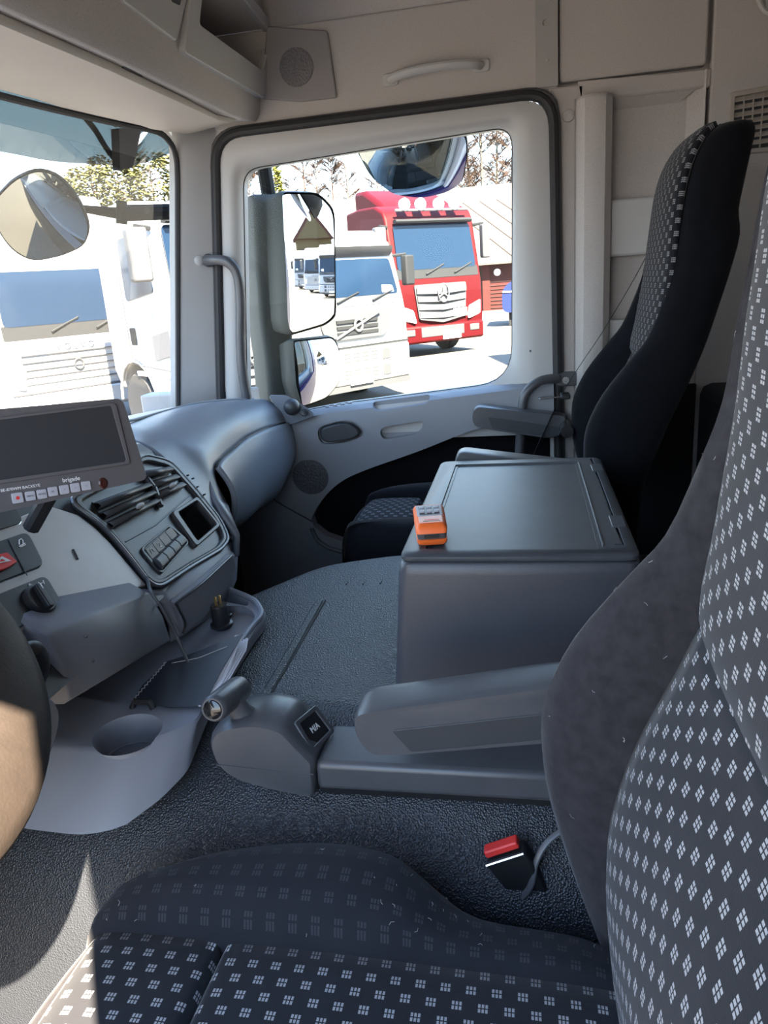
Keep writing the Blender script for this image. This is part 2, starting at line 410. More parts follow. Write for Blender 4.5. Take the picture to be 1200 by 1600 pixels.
# front wall below the windscreen and roof above it
fw = MB(); fw.bx(-1.3, 1.2, 1.22, 1.3, -.1, .84); fw.bx(-1.36, 1.16, .78, 1.30, 1.98, 2.14)
fwo = fw.build('wall_front', M['dashlow'], kind='structure')
nose = MB(); nose.loft([[V((-1.30, 1.30, z)), V((-1.2, 1.33+o, z)), V((0, 1.37+o, z)), V((1.1, 1.33+o, z)), V((1.21, 1.30, z))] for z, o in ((-.62, .0), (-.1, .02), (.4, .0), (.80, -.03))], closed=False)
nose.build('front_panel', M['tdark'], fwo, solid=.03, ang=60)
# windscreen: bowed pane with a black printed edge
def wsy(x, z): return 1.122 - .162*(z-.853) + .13*(1 - (x/1.08)**2)
win = thing('window_1', 'wide bowed windscreen above the dashboard', 'windscreen', (0, 1.1, .85), kind='structure')
g = MB(); xs = [-1.22 + 2.255*k/16 for k in range(17)]
g.loft([[V((x, wsy(x, z), z)) for x in xs] for z in (.80, 1.1, 1.4, 1.70)], closed=False)
g.build('glass_pane', M['glass'], win)
zt = lambda x: 1.665 - .028*max(0, 1-((x)/1.0))*.9
edge = [V((1.020, wsy(1.02, z), z)) for z in (.80, 1.0, 1.2, 1.4, 1.56)] + [V((1.012, wsy(1.012, 1.61), 1.615)), V((.985, wsy(.985, 1.645), 1.645))] + [V((x, wsy(x, zt(x)), zt(x))) for x in (.93, .8, .6, .4, .2, 0, -.3, -.7, -1.2)]
MB().tube([p+V((0, -.008, 0)) for p in crv(edge, 4)], .0085, 8).build('pane_seal', M['rubber'], win)
# A pillar trim
ap = MB(); secs = []
for z in (.78, .95, 1.1, 1.3, 1.5, 1.62, 1.70):
    yw = wsy(1.03, z); ys = .905 + .122*(1.66-z)
    secs.append([V((1.018, yw+.02, z)), V((1.022, yw-.012, z)), V((1.036, yw-.030, z)), V((1.062, (yw*.45+ys*.55), z)), V((1.085, ys+.022, z)), V((1.097, ys+.008, z)), V((1.13, ys, z))])
ap.loft(secs, closed=False)
apil = ap.build('trim_1', M['trimlight'], kind='structure', solid=-.02, ang=60)
q = PX(311, 407, 1.062); MB().lathe([(.0165, .006), (.0155, -.008), (.010, -.012), (0, -.0125)], q, (.78, .62, 0)).build('screw_cap', M['trimlight'], apil)

# ================================================================== passenger door
door = thing('door_1', 'grey passenger door with large window', 'door', (1.1, .45, .2), kind='structure')
def yz(l, x): return [V((x, a, b)) for a, b in l]
so = [(1.012, .76), (.902, 1.668), (-.088, 1.676), (-.106, .55)]       # centre line of rubber seal
wi = [(.930, .792), (.842, 1.572), (.024, 1.608), (.040, .884), (.60, .838)]
so5 = [(1.000, .72), (.892, 1.655), (-.074, 1.662), (-.088, .72), (.55, .72)]
rr_o = [.04, .075, .075, .03, .02]; rr_i = [.04, .055, .055, .11, .05]
O0 = rnd(yz(so5, 1.085), rr_o, 6); O1 = rnd(yz(so5, 1.135), rr_o, 6)
def lerp(a, b, t): return [p*(1-t)+q*t for p, q in zip(a, b)]
I1 = rnd(yz(wi, 1.118), rr_i, 6)
mid = lerp(O0, rnd(yz(wi, 1.085), rr_i, 6), .45); mid = [V((1.078, p.y, p.z)) for p in mid]
mid2 = lerp(O0, rnd(yz(wi, 1.095), rr_i, 6), .80); mid2 = [V((1.086, p.y, p.z)) for p in mid2]
I2 = [V((1.16, p.y, p.z)) for p in I1]
MB().loft([O1, O0, mid, mid2, I1, I2], caps=False).build('window_frame', M['trimlight'], door, ang=50)
MB().prism([V((1.124, p.y, p.z)) for p in [q+(q-V((1.118, .45, 1.2))).normalized()*.012 for q in I1]], (.004, 0, 0)).build('window_pane', M['glass'], door)
MB().tube([V((1.121, p.y, p.z)) for p in I1], .0026, 6, closed=True).build('pane_seal', M['rubber'], door)
# outer skin of the door (violet paint, seen in the mirrors)
MB().bx(1.165, 1.185, -.10, 1.02, -.3, .80).build('outer_skin', M['purple'], door)
# lower door panel, belt line rising to the rear
def belt(y): return .838 + (.60-y)*.083 if y < .62 else .838 - (y-.62)*.15
lp = MB(); rows = []
for k in range(15):
    y = -.085 + k*(1.10/14)
    bz = min(belt(y), .892) ; 
    rows.append([V((1.20, y, .15)), V((1.12, y, bz-.004)), V((1.088, y, bz-.004)), V((1.062, y, bz-.018)), V((1.054, y, bz-.045)), V((1.056, y, .72)), V((1.066, y, .66)), V((1.072, y, .60)), V((1.078, y, .35)), V((1.082, y, .15))])
lp.loft(rows, closed=True)
panel = lp.build('lower_panel', M['doorgrey'], door, ang=50)
bcurve = [PX(a, b, 1.07) for a, b in [(486, 812), (500, 785), (530, 755), (570, 735), (650, 706), (750, 668), (850, 654)]]
bc = crv(bcurve, 5); bc[-1].y = -.2
bot = [V((1.07, -.2, .36)), PX(548, 852, 1.07), PX(508, 838, 1.07), PX(490, 824, 1.07)]
carp = [V((1.0, p.y, p.z)) for p in bc+bot]
rec = lambda l, x0, d: MB().prism([V((x0, p.y, p.z)) for p in l], (d, 0, 0))
pk1 = rnd([PX(a, b, 1.056) for a, b in [(578, 630), (672, 618), (668, 631), (585, 643)]], .022)
pk2 = rnd([PX(a, b, 1.056) for a, b in [(593, 668), (664, 657), (655, 678), (596, 688)]], .028)
hd = rnd([PX(a, b, 1.056) for a, b in [(494, 668), (535, 656), (560, 660), (572, 678), (548, 690), (500, 696)]], .03)
cut(panel, rec(carp, 1.0, .125), rec(pk1, 1.0, .098), rec(pk2, 1.0, .082), rec(hd, 1.0, .075))
bevel(panel, .006, 2, 50)
MB().prism([V((1.118, p.y, p.z)) for p in carp], (.006, 0, 0)).build('carpet_insert', M['blackcarpet'], door)
# ledge of the door pocket below the carpet
le = [PX(a, b, 1.058) for a, b in [(487, 826), (497, 845), (520, 858), (560, 866), (640, 872)]]
MB().tube(crv(le, 5), .008, 8).build('pocket_rim', M['doordark'], door)
# door release: dark pad in its hollow
hp = rnd([PX(a, b, 1.062) for a, b in [(497, 668), (535, 658), (556, 662), (569, 678), (546, 688), (503, 692)]], .028)
hd_o = MB(); hd_o.loft([hp, lerp(hp, [sum(hp, V())/len(hp)]*len(hp), .12)]); 
for v in list(hd_o.bm.verts)[len(hp):]: v.co.x -= .016
hd_o.build('release_handle', M['dark'], door, bv=.003)
# speaker grille
sp = PX(485, 745, 1.071)
M['grille'] = mat('perforated speaker grille', (.085, .09, .105), .6, bump=(130, .6, 'v'))
MB().lathe([(.064, .012), (.062, -.002), (.0, -.005)], sp, (1, 0, .06), 36).build('speaker_grille', M['grille'], door)
# split line of lower trim
ln = [PX(a, b, 1.066) for a, b in [(455, 706), (500, 698), (545, 694), (570, 698), (582, 706)]]
MB().tube(crv(ln, 5), .0025, 6).build('trim_joint', M['black'], door)
ln = [PX(a, b, 1.074) for a, b in [(425, 778), (440, 788), (488, 815)]]
MB().tube(crv(ln, 5), .0025, 6).build('trim_joint', M['black'], door)
# little moulded marks on the belt and corner screw
for a, b in ((512, 637), (524, 635), (536, 633), (547, 631)):
    MB().box(PX(a, b, 1.075)+V((0, 0, .003)), (.014, .014, .005)).build('belt_lug', M['doorgrey'], door, bv=.002)
MB().lathe([(.011, .006), (.011, -.004), (.006, -.005), (.005, .0), (0, 0)], PX(833, 548, 1.085), (1, 0, 0)).build('screw', M['dark'], door)
# rubber door seal on the cab opening: two ribs
so_c = rnd(yz([(1.016, .62), (.905, 1.668), (-.088, 1.676), (-.106, .30)], 1.085), [.01, .085, .085, .01], 6)[7:-7]
so_c = [V((1.085, 1.03, .62))] + so_c + [V((1.085, -.104, .30))]
st = MB().tube(so_c, .0145, 10)
seal = st.build('trim_2', M['rubber'], kind='structure')
so_d = [p+V((-.004, -.018 if i > len(so_c)/2 else .016, .013 if 3 < i < len(so_c)-3 else 0)) for i, p in enumerate(so_c)]
MB().tube([V((1.090, p.y + (.014 if i < len(so_c)/2 else -.013), p.z + .012*(1 if 2 < i < len(so_c)-3 else 0))) for i, p in enumerate(so_c)], .007, 8).build('seal_lip', M['sealgrey'], seal)
# ================================================================== overhead console with lockers, roller blind panel
oc = thing('overhead_console', 'grey felt covered overhead console above the windscreen', 'console', (0, .8, 1.66))
# body: cross section in (y, z) swept over the width, underside is the smooth blind panel
m = MB()
fs = [(1.16, 1.70), (.775, 1.672), (.762, 1.690), (.745, 1.78), (.725, 1.90), (.705, 1.99), (.66, 2.07), (1.16, 2.10)]
def sec(x, dz, dy=0): return [V((x, y+dy, z+dz)) for y, z in fs]
m.loft([sec(-1.28, -.06), sec(-.03, -.024), sec(.3, -.012), sec(.62, -.006), sec(.88, 0), sec(1.0, .010), sec(1.099, .022)])
body = m.build('body', M['headliner'], oc, ang=30)
def FY(px, py):                                   # on the face of the console
    return PL(px, py, V((.6, .745, 1.78)), V((0, 1, .16)).normalized())
lock = [FY(*p) for p in [(299, 28), (309, -60), (345, -30), (419, 52), (403, 112), (352, 86)]]
lk = rnd(lock, .012)
cut(body, MB().prism([p+V((0, -.05, 0)) for p in lk], (0, .27, .0)))
bevel(body, .006)
# plastic surround of the open locker
o1 = rnd([FY(*p) for p in [(278, 82), (296, -75), (350, -45), (424, 42), (406, 154)]], .015)
i1 = rnd([FY(*p) for p in [(302, 38), (312, -60), (347, -32), (418, 56), (402, 110)]], .012)
f = MB(); f.frame([p+V((0, .004, 0)) for p in o1], [p+V((0, .004, 0)) for p in i1], (0, -.020, -.002)); f.build('locker_frame', M['trimlight'], oc, bv=.006)
bxk = [p+V((0, .20, 0)) for p in lk]
MB().prism(bxk, (0, .01, 0)).build('locker_lining', M['dark'], oc)
# closed locker flap next to it
fl = rnd([FY(*p) for p in [(184, 2), (192, -80), (300, -60), (270, 66)]], .012)
fm = MB(); fm.prism([p+V((0, .006, 0)) for p in fl], (0, -.016, 0)); fm.build('locker_flap', M['trimlight'], oc, bv=.006)
MB().prism(rnd([FY(*p)+V((0, -.011, 0)) for p in [(258, -8), (278, -8), (274, 10), (262, 4)]], .004), (0, .004, 0)).build('flap_recess', M['dark'], oc)
# roller blind cover: smooth panel forming the underside
rb = MB(); vis = []
for x, dz in ((-1.28, -.062), (-.03, -.026), (.3, -.014), (.62, -.008), (.86, -.003)):
    vis.append([V((x, .790 if x < .8 else .80, 1.6700+dz)), V((x, .800, 1.660+dz)), V((x, .88, 1.655+dz)), V((x, 1.0, 1.660+dz)), V((x, wsy(x, 1.66)-.035, 1.664+dz)), V((x, wsy(x, 1.66)-.012, 1.672+dz))])
vis.append([V((.985, .79, 1.684)), V((.985, .81, 1.676)), V((.985, .87, 1.668)), V((.985, .92, 1.662)), V((.985, .955, 1.660)), V((.985, .97, 1.668))])
rb.loft(vis, closed=False); rb.build('blind_cover', M['visor'], oc, solid=.015)
cn = MB(); cn.loft([[V((.92, .772, 1.690)), V((.92, .88, 1.672)), V((.92, .985, 1.670))], [V((1.02, .76, 1.70)), V((1.02, .86, 1.678)), V((1.02, .965, 1.668))], [V((1.105, .74, 1.715)), V((1.105, .83, 1.69)), V((1.105, .905, 1.676))]], closed=False)
cn.bm.free()
# long slot with blind grip
sl_ = [PZ(190, 97, 1.652), PZ(250, 126, 1.652), PZ(240, 124, 1.646), PZ(190, 108, 1.646)]
MB().tube([PY(190, 100, .793), PY(216, 110, .795), PY(245, 122, .80)], [.008, .012, .004], 8).build('blind_grip', M['dark'], oc)
# corner panel with round speaker
cpn = [V((1.088, .742, 1.755)), PX(412, 46, 1.088), PX(511, 46, 1.088), PX(526, 152, 1.088), PX(412, 156, 1.088)]
cp = rnd([PX(416, 40, 1.086), PX(511, 47, 1.088), PX(526, 152, 1.088), PX(470, 158, 1.088), PX(408, 154, 1.086)], .008)
MB().prism(cp, (.03, 0, 0)).build('speaker_panel', M['ceiling'], oc, bv=.004)
M['grille2'] = mat('pierced grey speaker cover', (.20, .19, .195), .8, bump=(150, .6, 'v'))
MB().lathe([(.052, .004), (.050, -.003), (0, -.005)], PX(463, 105, 1.088), (1, 0, 0), 32).build('speaker_grille', M['grille2'], oc)

# grab handle over the door
gh = thing('grab_handle', 'grey moulded grab handle above the door window', 'grab handle', PX(682, 114, 1.09))
a, b = PX(598, 127, 1.10), PX(765, 101, 1.10); d = (b-a)
pts = [a+d*.08+V((-.006, 0, 0)), a+d*.14+V((-.030, 0, 0)), a+d*.3+V((-.043, 0, .003)), a+d*.5+V((-.046, 0, .004)), a+d*.7+V((-.043, 0, .003)), a+d*.86+V((-.030, 0, 0)), a+d*.92+V((-.006, 0, 0))]
MB().tube(crv(pts, 5), .0125, 10, flat=.8).build('grip', M['trimlight'], gh)
for t in (.075, .925):
    c = a+d*t; w = d*.075; u = V((0, 0, .016))
    MB().prism(rnd([c-w-u, c+w-u, c+w+u, c-w+u], .008), (-.006, 0, 0)).build('foot', M['trimlight'], gh, bv=.002)
# steel rail on the wall
rl = thing('metal_rail', 'painted steel bracket strip with holes on the side wall', 'bracket', PX(854, 60, 1.09))
y0, y1 = PX(872, 100, 1.094).y, PX(837, 100, 1.094).y
o = MB().prism(rnd([V((1.096, y0, 1.690)), V((1.096, y1, 1.690)), V((1.096, y1, 2.0)), V((1.096, y0, 2.0))], .004), (-.006, 0, 0)).build('plate', M['steel'], rl)
c = PX(853, 35, 1.09)
cut(o, MB().cyl(c+V((-.05, 0, 0)), c+V((.004, 0, 0)), .0085, 16)); bevel(o, .0012)
for q in ((855, 93), (856, 2)):
    MB().lathe([(.0055, .002), (.005, -.003), (0, -.004)], PX(*q, 1.090), (1, 0, 0), 12).build('rivet', M['steel'], rl)
# wall vent behind the seat
va = thing('air_vent', 'beige slatted air vent on the wall behind the passenger seat', 'vent', (1.09, -.60, 1.56))
y1, y0, z0, z1 = -.548, -.70, 1.47, 1.622
MB().frame(rnd([V((1.10, y0, z0)), V((1.10, y1, z0)), V((1.10, y1, z1+.002)), V((1.10, y0, z1+.012))], .006), rnd([V((1.10, y0+.012, z0+.012)), V((1.10, y1-.012, z0+.012)), V((1.10, y1-.012, z1-.010)), V((1.10, y0+.012, z1)),], .004), (-.012, 0, 0)).build('frame', M['ventgrey'], va, bv=.002)
MB().bx(1.097, 1.10, y0+.01, y1-.01, z0+.01, z1-.008).build('backing', M['dark'], va)
for k in range(7):
    z = z0+.022+k*.0185
    MB().prism([V((1.098, y1-.011, z+.008)), V((1.098, y1-.011, z+.010)), V((1.088, y1-.011, z-.002)), V((1.088, y1-.011, z-.004))], (0, -(y1-y0-.022), .006)).build('slat', M['ventgrey'], va)
for k in range(1, 6):
    y = y1-.012-k*.0235
    MB().bx(1.089, 1.098, y-.001, y+.001, z0+.012, z1-.01).build('divider', M['ventgrey'], va)
# assist bars
hb = thing('assist_bar', 'dark grey tubular assist bar bolted beside the door, behind the armrest', 'grab handle', (1.04, -.06, .8))
pts = crv([V((1.03, .022, .66)), PX(815, 650, 1.03), PX(821, 616, 1.032), PX(843, 596, 1.04), PX(872, 591, 1.06)], 6)
MB().tube(pts, .0145, 12).build('tube', M['charcoal'], hb)
pc = PX(885, 593, 1.07)
MB().prism(rnd([pc+V((.0, .03, -.022)), pc+V((0, -.045, -.020)), pc+V((0, -.045, .022)), pc+V((0, .03, .020))], .012), (.035, 0, 0)).build('mount', M['charcoal'], hb, bv=.005)
MB().lathe([(.010, .003), (.010, -.005), (.005, -.006), (.004, -.002), (0, -.002)], PX(884, 594, 1.068), (1, 0, 0), 16).build('screw', M['steel'], hb)
ha = thing('assist_bar', 'grey tubular assist bar on the windscreen pillar', 'grab handle', (1.05, .95, 1.1))
pts = crv([PX(322, 407, 1.058), PX(340, 406, 1.03), PX(358, 411, 1.02), PX(371, 430, 1.02), PX(376, 470, 1.02), PX(376, 530, 1.02), PX(379, 580, 1.02), PX(386, 622, 1.03)], 6)
MB().tube(pts, .0155, 12).build('tube', M['charcoal'], ha)
MB().lathe([(.020, .006), (.020, -.004), (.016, -.008)], PX(326, 407, 1.066), (.8, .6, 0), 18).build('mount', M['charcoal'], ha)

# ================================================================== engine tunnel with rubber mat
tn = MB()
def outl(z, e):   # plan outline, e grows outward
    return [V(p) for p in [(-.30-e, -.9, z), (.34+e, -.9, z), (.345+e, .30, z), (.30+e, .42+e*.3, z), (.265+e*.8, .475+e*.5, z), (.07+e*.5, .60+e*.8, z), (.02+e*.3, .80, z), (.0+e*.3, 1.15, z), (-.30-e, 1.15, z), (-.30-e, .6, z), (-.30-e, .2, z)]]
def drop(l, f):
    return l
lv = [(.60, -.03), (.597, -.005), (.585, .03), (.56, .075), (.525, .125), (.48, .172), (.43, .205), (.33, .232), (.0, .262)]
rings = []
for z, e in lv:
    r = []
    for p in outl(z, 0):
        q = p.copy()
        if p.x < -.2: q.x -= max(e, -.02)
        else:
            k = .35 if p.z > .3 else .35
            e2 = max(e, -.03)*.42
            q.x += e2; q.y += e2*.6 if p.y > .4 else 0
        r.append(q)
    rings.append(rnd(r, [.02, .02, .03, .06, .06, .04, .02, .02, .02, .02, .02], 3))
tn.loft(rings)
tun = thing('rubber_mat', 'black grained rubber mat over the engine tunnel', 'floor mat', (-.1, .2, .3))
tm = tn.build('mat', M['matrub'], tun, ang=60)
# raised welt across the mat
a, b, c, d = PZ(494, 940, .6005), PZ(506, 938, .6005), PZ(417, 1096, .599), PZ(404, 1094, .599)
w = MB(); up = V((0, 0, .005)); w.prism([a, b, c, d], up); w.build('welt', M['matrub'], tun, bv=.003)
MB().tube([PZ(508, 938, .601), PZ(418, 1094, .600)], .0022, 6).build('welt_groove', M['black'], tun)
for p in ((542, 911), (568, 911), (595, 910)):
    MB().box(PZ(*p, .6005), (.014, .003, .003)).build('moulded_mark', M['matrub'], tun)
# driver's footwell floor
MB().prism([V((-1.23, -.3, .02)), V((-.50, -.3, .02)), V((-.50, 1.0, .02)), V((-1.23, 1.0, .02))], (0, 0, .02)).build('footwell_mat', M['matrub'], tun)

# loop of a strap holder at the top of the rear wall panel
hk = thing('strap_loop', 'small pale plastic loop high on the side wall at the right edge', 'hook', PX(1205, -2, 1.09))
MB().tube(crv([PX(*p, 1.085) for p in [(1184, -18), (1186, 2), (1196, 18), (1212, 22), (1226, 12), (1228, -14), (1206, -28)]], 4, True), .006, 8, closed=True).build('loop', M['trimlight'], hk)
MB().bx(1.088, 1.10, -.72, -.62, 1.80, 1.86).build('base', M['trimlight'], hk, bv=.004)
# ================================================================== storage box between the seats
sbx = thing('storage_box', 'black grained storage box with hinged lid standing on the engine tunnel', 'storage box', (.04, .01, .6))
m = MB()
def rr(x0, x1, y0, y1, z, r=.018): return rnd([V((x0, y0, z)), V((x1, y0, z)), V((x1, y1, z)), V((x0, y1, z))], r)
m.loft([rr(-.252, .345, -.160, .208, .598), rr(-.251, .342, -.156, .190, .79), rr(-.250, .340, -.154, .186, .806), rr(-.246, .336, -.150, .182, .809)])
m.build('body', M['boxpl'], sbx, ang=50)
m = MB()
m.loft([rr(-.247, .337, -.1515, .183, .810), rr(-.249, .339, -.1535, .185, .8125), rr(-.249, .339, -.1535, .185, .8175), rr(-.245, .335, -.1495, .181, .8205)])
lid = m.build('lid', M['boxtop'], sbx)
cut(lid, MB().loft([rr(-.222, .305, -.105, .150, .8165, .006), rr(-.222, .305, -.105, .150, .83, .006)]),
    MB().bx(-.205, .325, -.1365, -.1325, .8135, .83), MB().bx(-.2085, -.2045, -.1365, -.123, .8135, .83))
bevel(lid, .0015)
MB().frame(rr(-.2215, .3045, -.1045, .1495, .8166, .006), rr(-.2165, .2995, -.0995, .1445, .8166, .006), (0, 0, .0012)).build('lid_bead', M['boxtop'], sbx)
MB().bx(-.212, .292, -.1085, -.1055, .8200, .8222).build('lid_rib', M['boxtop'], sbx, bv=.0008)
MB().bx(-.243, .333, -.140, .178, .8092, .8103).build('lid_gasket', M['black'], sbx)
for x in (-.10, .245):
    h = MB(); h.bx(x-.028, x+.028, -.150, -.128, .8172, .8216); h.build('hinge', M['boxtop'], sbx, bv=.0015)
# orange radio remote on the lid corner
rm = thing('remote_control', 'orange and grey handheld radio remote lying on the storage box lid', 'remote control', (-.19, .14, .8205))
ex = V((.80, .10, .0)).normalized()      # pointing away from the camera
RB = PZ(676, 852, .8215); 
rx = (PZ(700, 850, .8215) - PZ(654, 853, .8215)); rx.z = 0; rx.normalize()      # towards image right
ry = V((-rx.y, rx.x, 0)); ry = ry if ry.x > 0 else -ry                           # away from the camera
def RP(u, v, h): return RB + rx*u + ry*v + V((0, 0, h))
wid = (PZ(704, 850, .8215)-PZ(652, 853, .8215)).length/2
m = MB()
def rs(h, w0, w1, v0, v1, r=.006): return rnd([RP(-w0, v0, h), RP(w0, v0, h), RP(w1, v1, h), RP(-w1, v1, h)], r)
m.loft([rs(.0, .020, .021, .002, .105), rs(.004, .0225, .024, -.001, .11), rs(.009, .023, .0245, -.002, .111), rs(.0095, .022, .024, 0, .11)])
m.build('lower_shell', M['orange'], rm, ang=50)
m = MB(); m.loft([rs(.0095, .0215, .0235, .001, .11), rs(.019, .0225, .0245, -.001, .11)]); m.build('grey_band', M['charcoal'], rm)
MB().prism([RP(-.012, -.0022, .0120), RP(.010, -.0022, .0120), RP(.010, -.0022, .0165), RP(-.012, -.0022, .0165)], ry*.003).build('slot', M['black'], rm)
m = MB(); m.loft([rs(.019, .023, .0250, -.002, .111), rs(.026, .0235, .0255, -.001, .112), rs(.032, .019, .0225, .006, .106), rs(.0325, .017, .020, .009, .102)]); m.build('upper_shell', M['orange'], rm, ang=50)
m = MB(); m.prism(rnd([RP(-.0175, .009, .0326), RP(.0175, .009, .0326), RP(.0185, .042, .0326), RP(-.0185, .042, .0326)], .003), (0, 0, .0012)); m.build('faded_face', M['orangewash'], rm, bv=.0006)
text('lettering', 'RADIO', .0075, RP(.003, .019, .0340), rx, ry, M['red'], rm, .0002) if False else None
MB().box(RP(.001, .0215, .0340), (.022, .0018, .0004), Matrix.Rotation(math.atan2(rx.y, rx.x), 3, 'Z')).build('red_mark', M['red'], rm)
MB().box(RP(.001, .0150, .0340), (.026, .0018, .0004), Matrix.Rotation(math.atan2(rx.y, rx.x), 3, 'Z')).build('dark_mark', M['dark'], rm)
m = MB(); m.prism(rnd([RP(-.0195, .043, .0326), RP(.0195, .043, .0326), RP(.0205, .098, .0326), RP(-.0205, .098, .0326)], .003), (0, 0, .0014)); m.build('keypad_frame', M['button'], rm, bv=.0006)
m = MB(); m.prism(rnd([RP(-.0160, .049, .0336), RP(.0160, .049, .0336), RP(.0170, .092, .0336), RP(-.0170, .092, .0336)], .003), (0, 0, .0012)); pad = m.build('keypad', M['black'], rm)
for i in (-1, 0, 1):
    for v in (.0605, .0805):
        MB().prism(rnd([RP(i*.0112-.0040, v-.0055, .0345), RP(i*.0112+.0040, v-.0055, .0345), RP(i*.0112+.0040, v+.0055, .0345), RP(i*.0112-.0040, v+.0055, .0345)], .0015), (0, 0, .003)).build('key', M['button'], pad, bv=.0006)
MB().bx(*[c for c in (RB.x-.012, RB.x-.006)], RB.y+.012, RB.y+.018, .8200, .8215).build('strap_lug', M['black'], rm)

# ================================================================== dashboard
KP = V((-.19, .752, .889)); KN = V((-.06391807, .77502406, -.62869085))     # plane of the sloping centre panel
KU = V((0, .63, .775)); KU = (KU - KN*KU.dot(KN)).normalized(); KR = KU.cross(-KN).normalized(); KR = KR if KR.x > 0 else -KR
def K(px, py, off=0): return PL(px, py, KP, KN) - KN*off        # off > 0 stands proud of the panel
db = thing('dashboard', 'blue grey moulded dashboard below the windscreen', 'dashboard', (.2, .9, .6))
# passenger side top pad
D = {.195: [(1.24, .885), (1.0, .925), (.875, .925), (.795, .902), (.72, .815), (.625, .695)],
     .27: [(1.24, .88), (1.0, .933), (.885, .935), (.80, .898), (.732, .832), (.672, .725)],
     .325: [(1.24, .875), (1.01, .931), (.90, .934), (.81, .905), (.742, .862), (.716, .812)],
     .40: [(1.24, .87), (1.03, .928), (.91, .932), (.82, .908), (.755, .868), (.730, .826)],
     .55: [(1.24, .86), (1.04, .918), (.915, .925), (.84, .905), (.785, .868), (.762, .817)],
     .75: [(1.22, .85), (1.03, .902), (.915, .912), (.86, .895), (.810, .860), (.793, .811)],
     .90: [(1.18, .84), (1.0, .888), (.885, .897), (.835, .880), (.795, .850), (.778, .811)],
     1.045: [(1.12, .83), (.93, .868), (.845, .877), (.805, .862), (.775, .835), (.763, .801)]}
rows = []
for x, l in D.items(): rows.append(crv([V((x, y, z)) for y, z in l], 4))
R2 = [crv([rows[j][i] for j in range(len(rows))], 4) for i in range(len(rows[0]))]
tp = MB(); tp.loft([[R2[i][j] for i in range(len(R2))] for j in range(len(R2[0]))], closed=False); tp.build('top_pad', M['dash'], db, ang=70, solid=.012)
# raised step line along the top pad
stp = crv([V((.30, 1.0, .936)), V((.31, .93, .942)), V((.36, .915, .938)), V((.55, .935, .926)), V((.78, .945, .911)), V((.95, .91, .893)), V((1.045, .87, .878))], 5)
MB().tube(stp, .0035, 6, flat=1).build('pad_ridge', M['dash'], db)
# glovebox flap bulging below the seam
G = {.335: [(.716, .818), (.690, .77), (.690, .72), (.715, .675), (.80, .62)],
     .40: [(.732, .822), (.706, .77), (.706, .70), (.738, .655), (.84, .60)],
     .55: [(.764, .812), (.738, .76), (.730, .68), (.760, .625), (.88, .575)],
     .75: [(.795, .806), (.770, .75), (.760, .67), (.788, .605), (.90, .55)],
     .90: [(.781, .806), (.765, .74), (.760, .66), (.790, .595), (.90, .54)],
     1.0: [(.769, .799), (.757, .74), (.758, .67), (.805, .610), (.90, .55)],
     1.045: [(.765, .794), (.757, .735), (.765, .68), (.82, .62), (.90, .56)]}
rows = [crv([V((x, y, z)) for y, z in l], 4) for x, l in G.items()]
R2 = [crv([rows[j][i] for j in range(len(rows))], 4) for i in range(len(rows[0]))]
gl = MB(); gl.loft([[R2[i][j] for i in range(len(R2))] for j in range(len(R2[0]))], closed=False); gl.build('glovebox_flap', M['dash'], db, ang=70, solid=.012)
sm = crv([V((.325, .722, .80)), V((.345, .719, .820)), V((.40, .728, .824))]+[V((x, y+.002, z)) for x, y, z in ((.55, .762, .8145), (.75, .793, .8085), (.90, .778, .8085), (1.045, .764, .7975))], 6)
MB().tube(sm, .0028, 6).build('flap_joint', M['black'], db)
# cheek between flap and centre panel
ck = MB(); ck.loft([[V((.19, .655, .745)), V((.19, .628, .70)), V((.18, .63, .665)), V((.17, .80, .58))],
                    [V((.25, .705, .775)), V((.255, .672, .735)), V((.25, .665, .68)), V((.24, .8, .59))],
                    [V((.32, .74, .82)), V((.325, .705, .73)), V((.325, .71, .685)), V((.32, .8, .62))]], closed=False)
ck.build('cheek', M['dash'], db, ang=70, solid=.012)
for p in ((294, 742), (302, 747), (309, 760), (320, 772)):
    MB().cyl(PL(p[0], p[1], (.26, .75, .86), (0, .6, -.6))-V((0, .002, 0)), PL(p[0], p[1], (.26, .75, .86), (0, .6, -.6))+V((0, .004, -.002)), .0018, 8).build('pin_hole', M['black'], db)
# core behind everything so nothing is hollow
MB().prism([V((-1.2, .80, .86)), V((-1.2, .72, .62)), V((-1.2, .80, .50)), V((-1.2, 1.15, .50)), V((-1.2, 1.15, .86))], (1.44, 0, 0)).build('core', M['dark'], db)
MB().prism([V((.24, .86, .84)), V((.24, .80, .66)), V((.24, .92, .56)), V((.24, 1.15, .56)), V((.24, 1.15, .84))], (.80, 0, 0)).build('core', M['dark'], db)
# top of the centre section
ct = MB(); ct.loft([[V((x, 1.26, .86)), V((x, 1.0, .925)), V((x, .88, .93)), V((x, .815, .915)), V((x, .788, .896))] for x in (-1.2, -.4, -.1, .10, .19)], closed=False)
ct.build('centre_top', M['dash'], db, ang=70, solid=.015)
# brushed panel
K0 = lambda x, z: PL(*[0, 0], KP, KN) if False else None
def KZ(x, s):      # point on the plane: x across, s metres down the slope from the reference edge
    p = KP + KR*((x-KP.x)/KR.x); return p - KU*s
br = [KZ(-1.05, -.02), KZ(-.235, -.012)] + [K(*p) for p in [(118, 808), (145, 828), (170, 853), (195, 883), (225, 917)]] + [K(110, 957), K(0, 1001)]
br.append(br[-1] + (K(0, 1001)-K(110, 957))*3.2)
MB().prism([p for p in br], -KN*.006).build('brushed_panel', M['brushed'], db, bv=.0015)
mback = MB().prism([p+KN*.001 for p in [KZ(-1.05, -.03), KZ(.21, -.03), KZ(.19, .22), KZ(-1.05, .22)]], KN*.02).build('panel_backing', M['dark'], db)
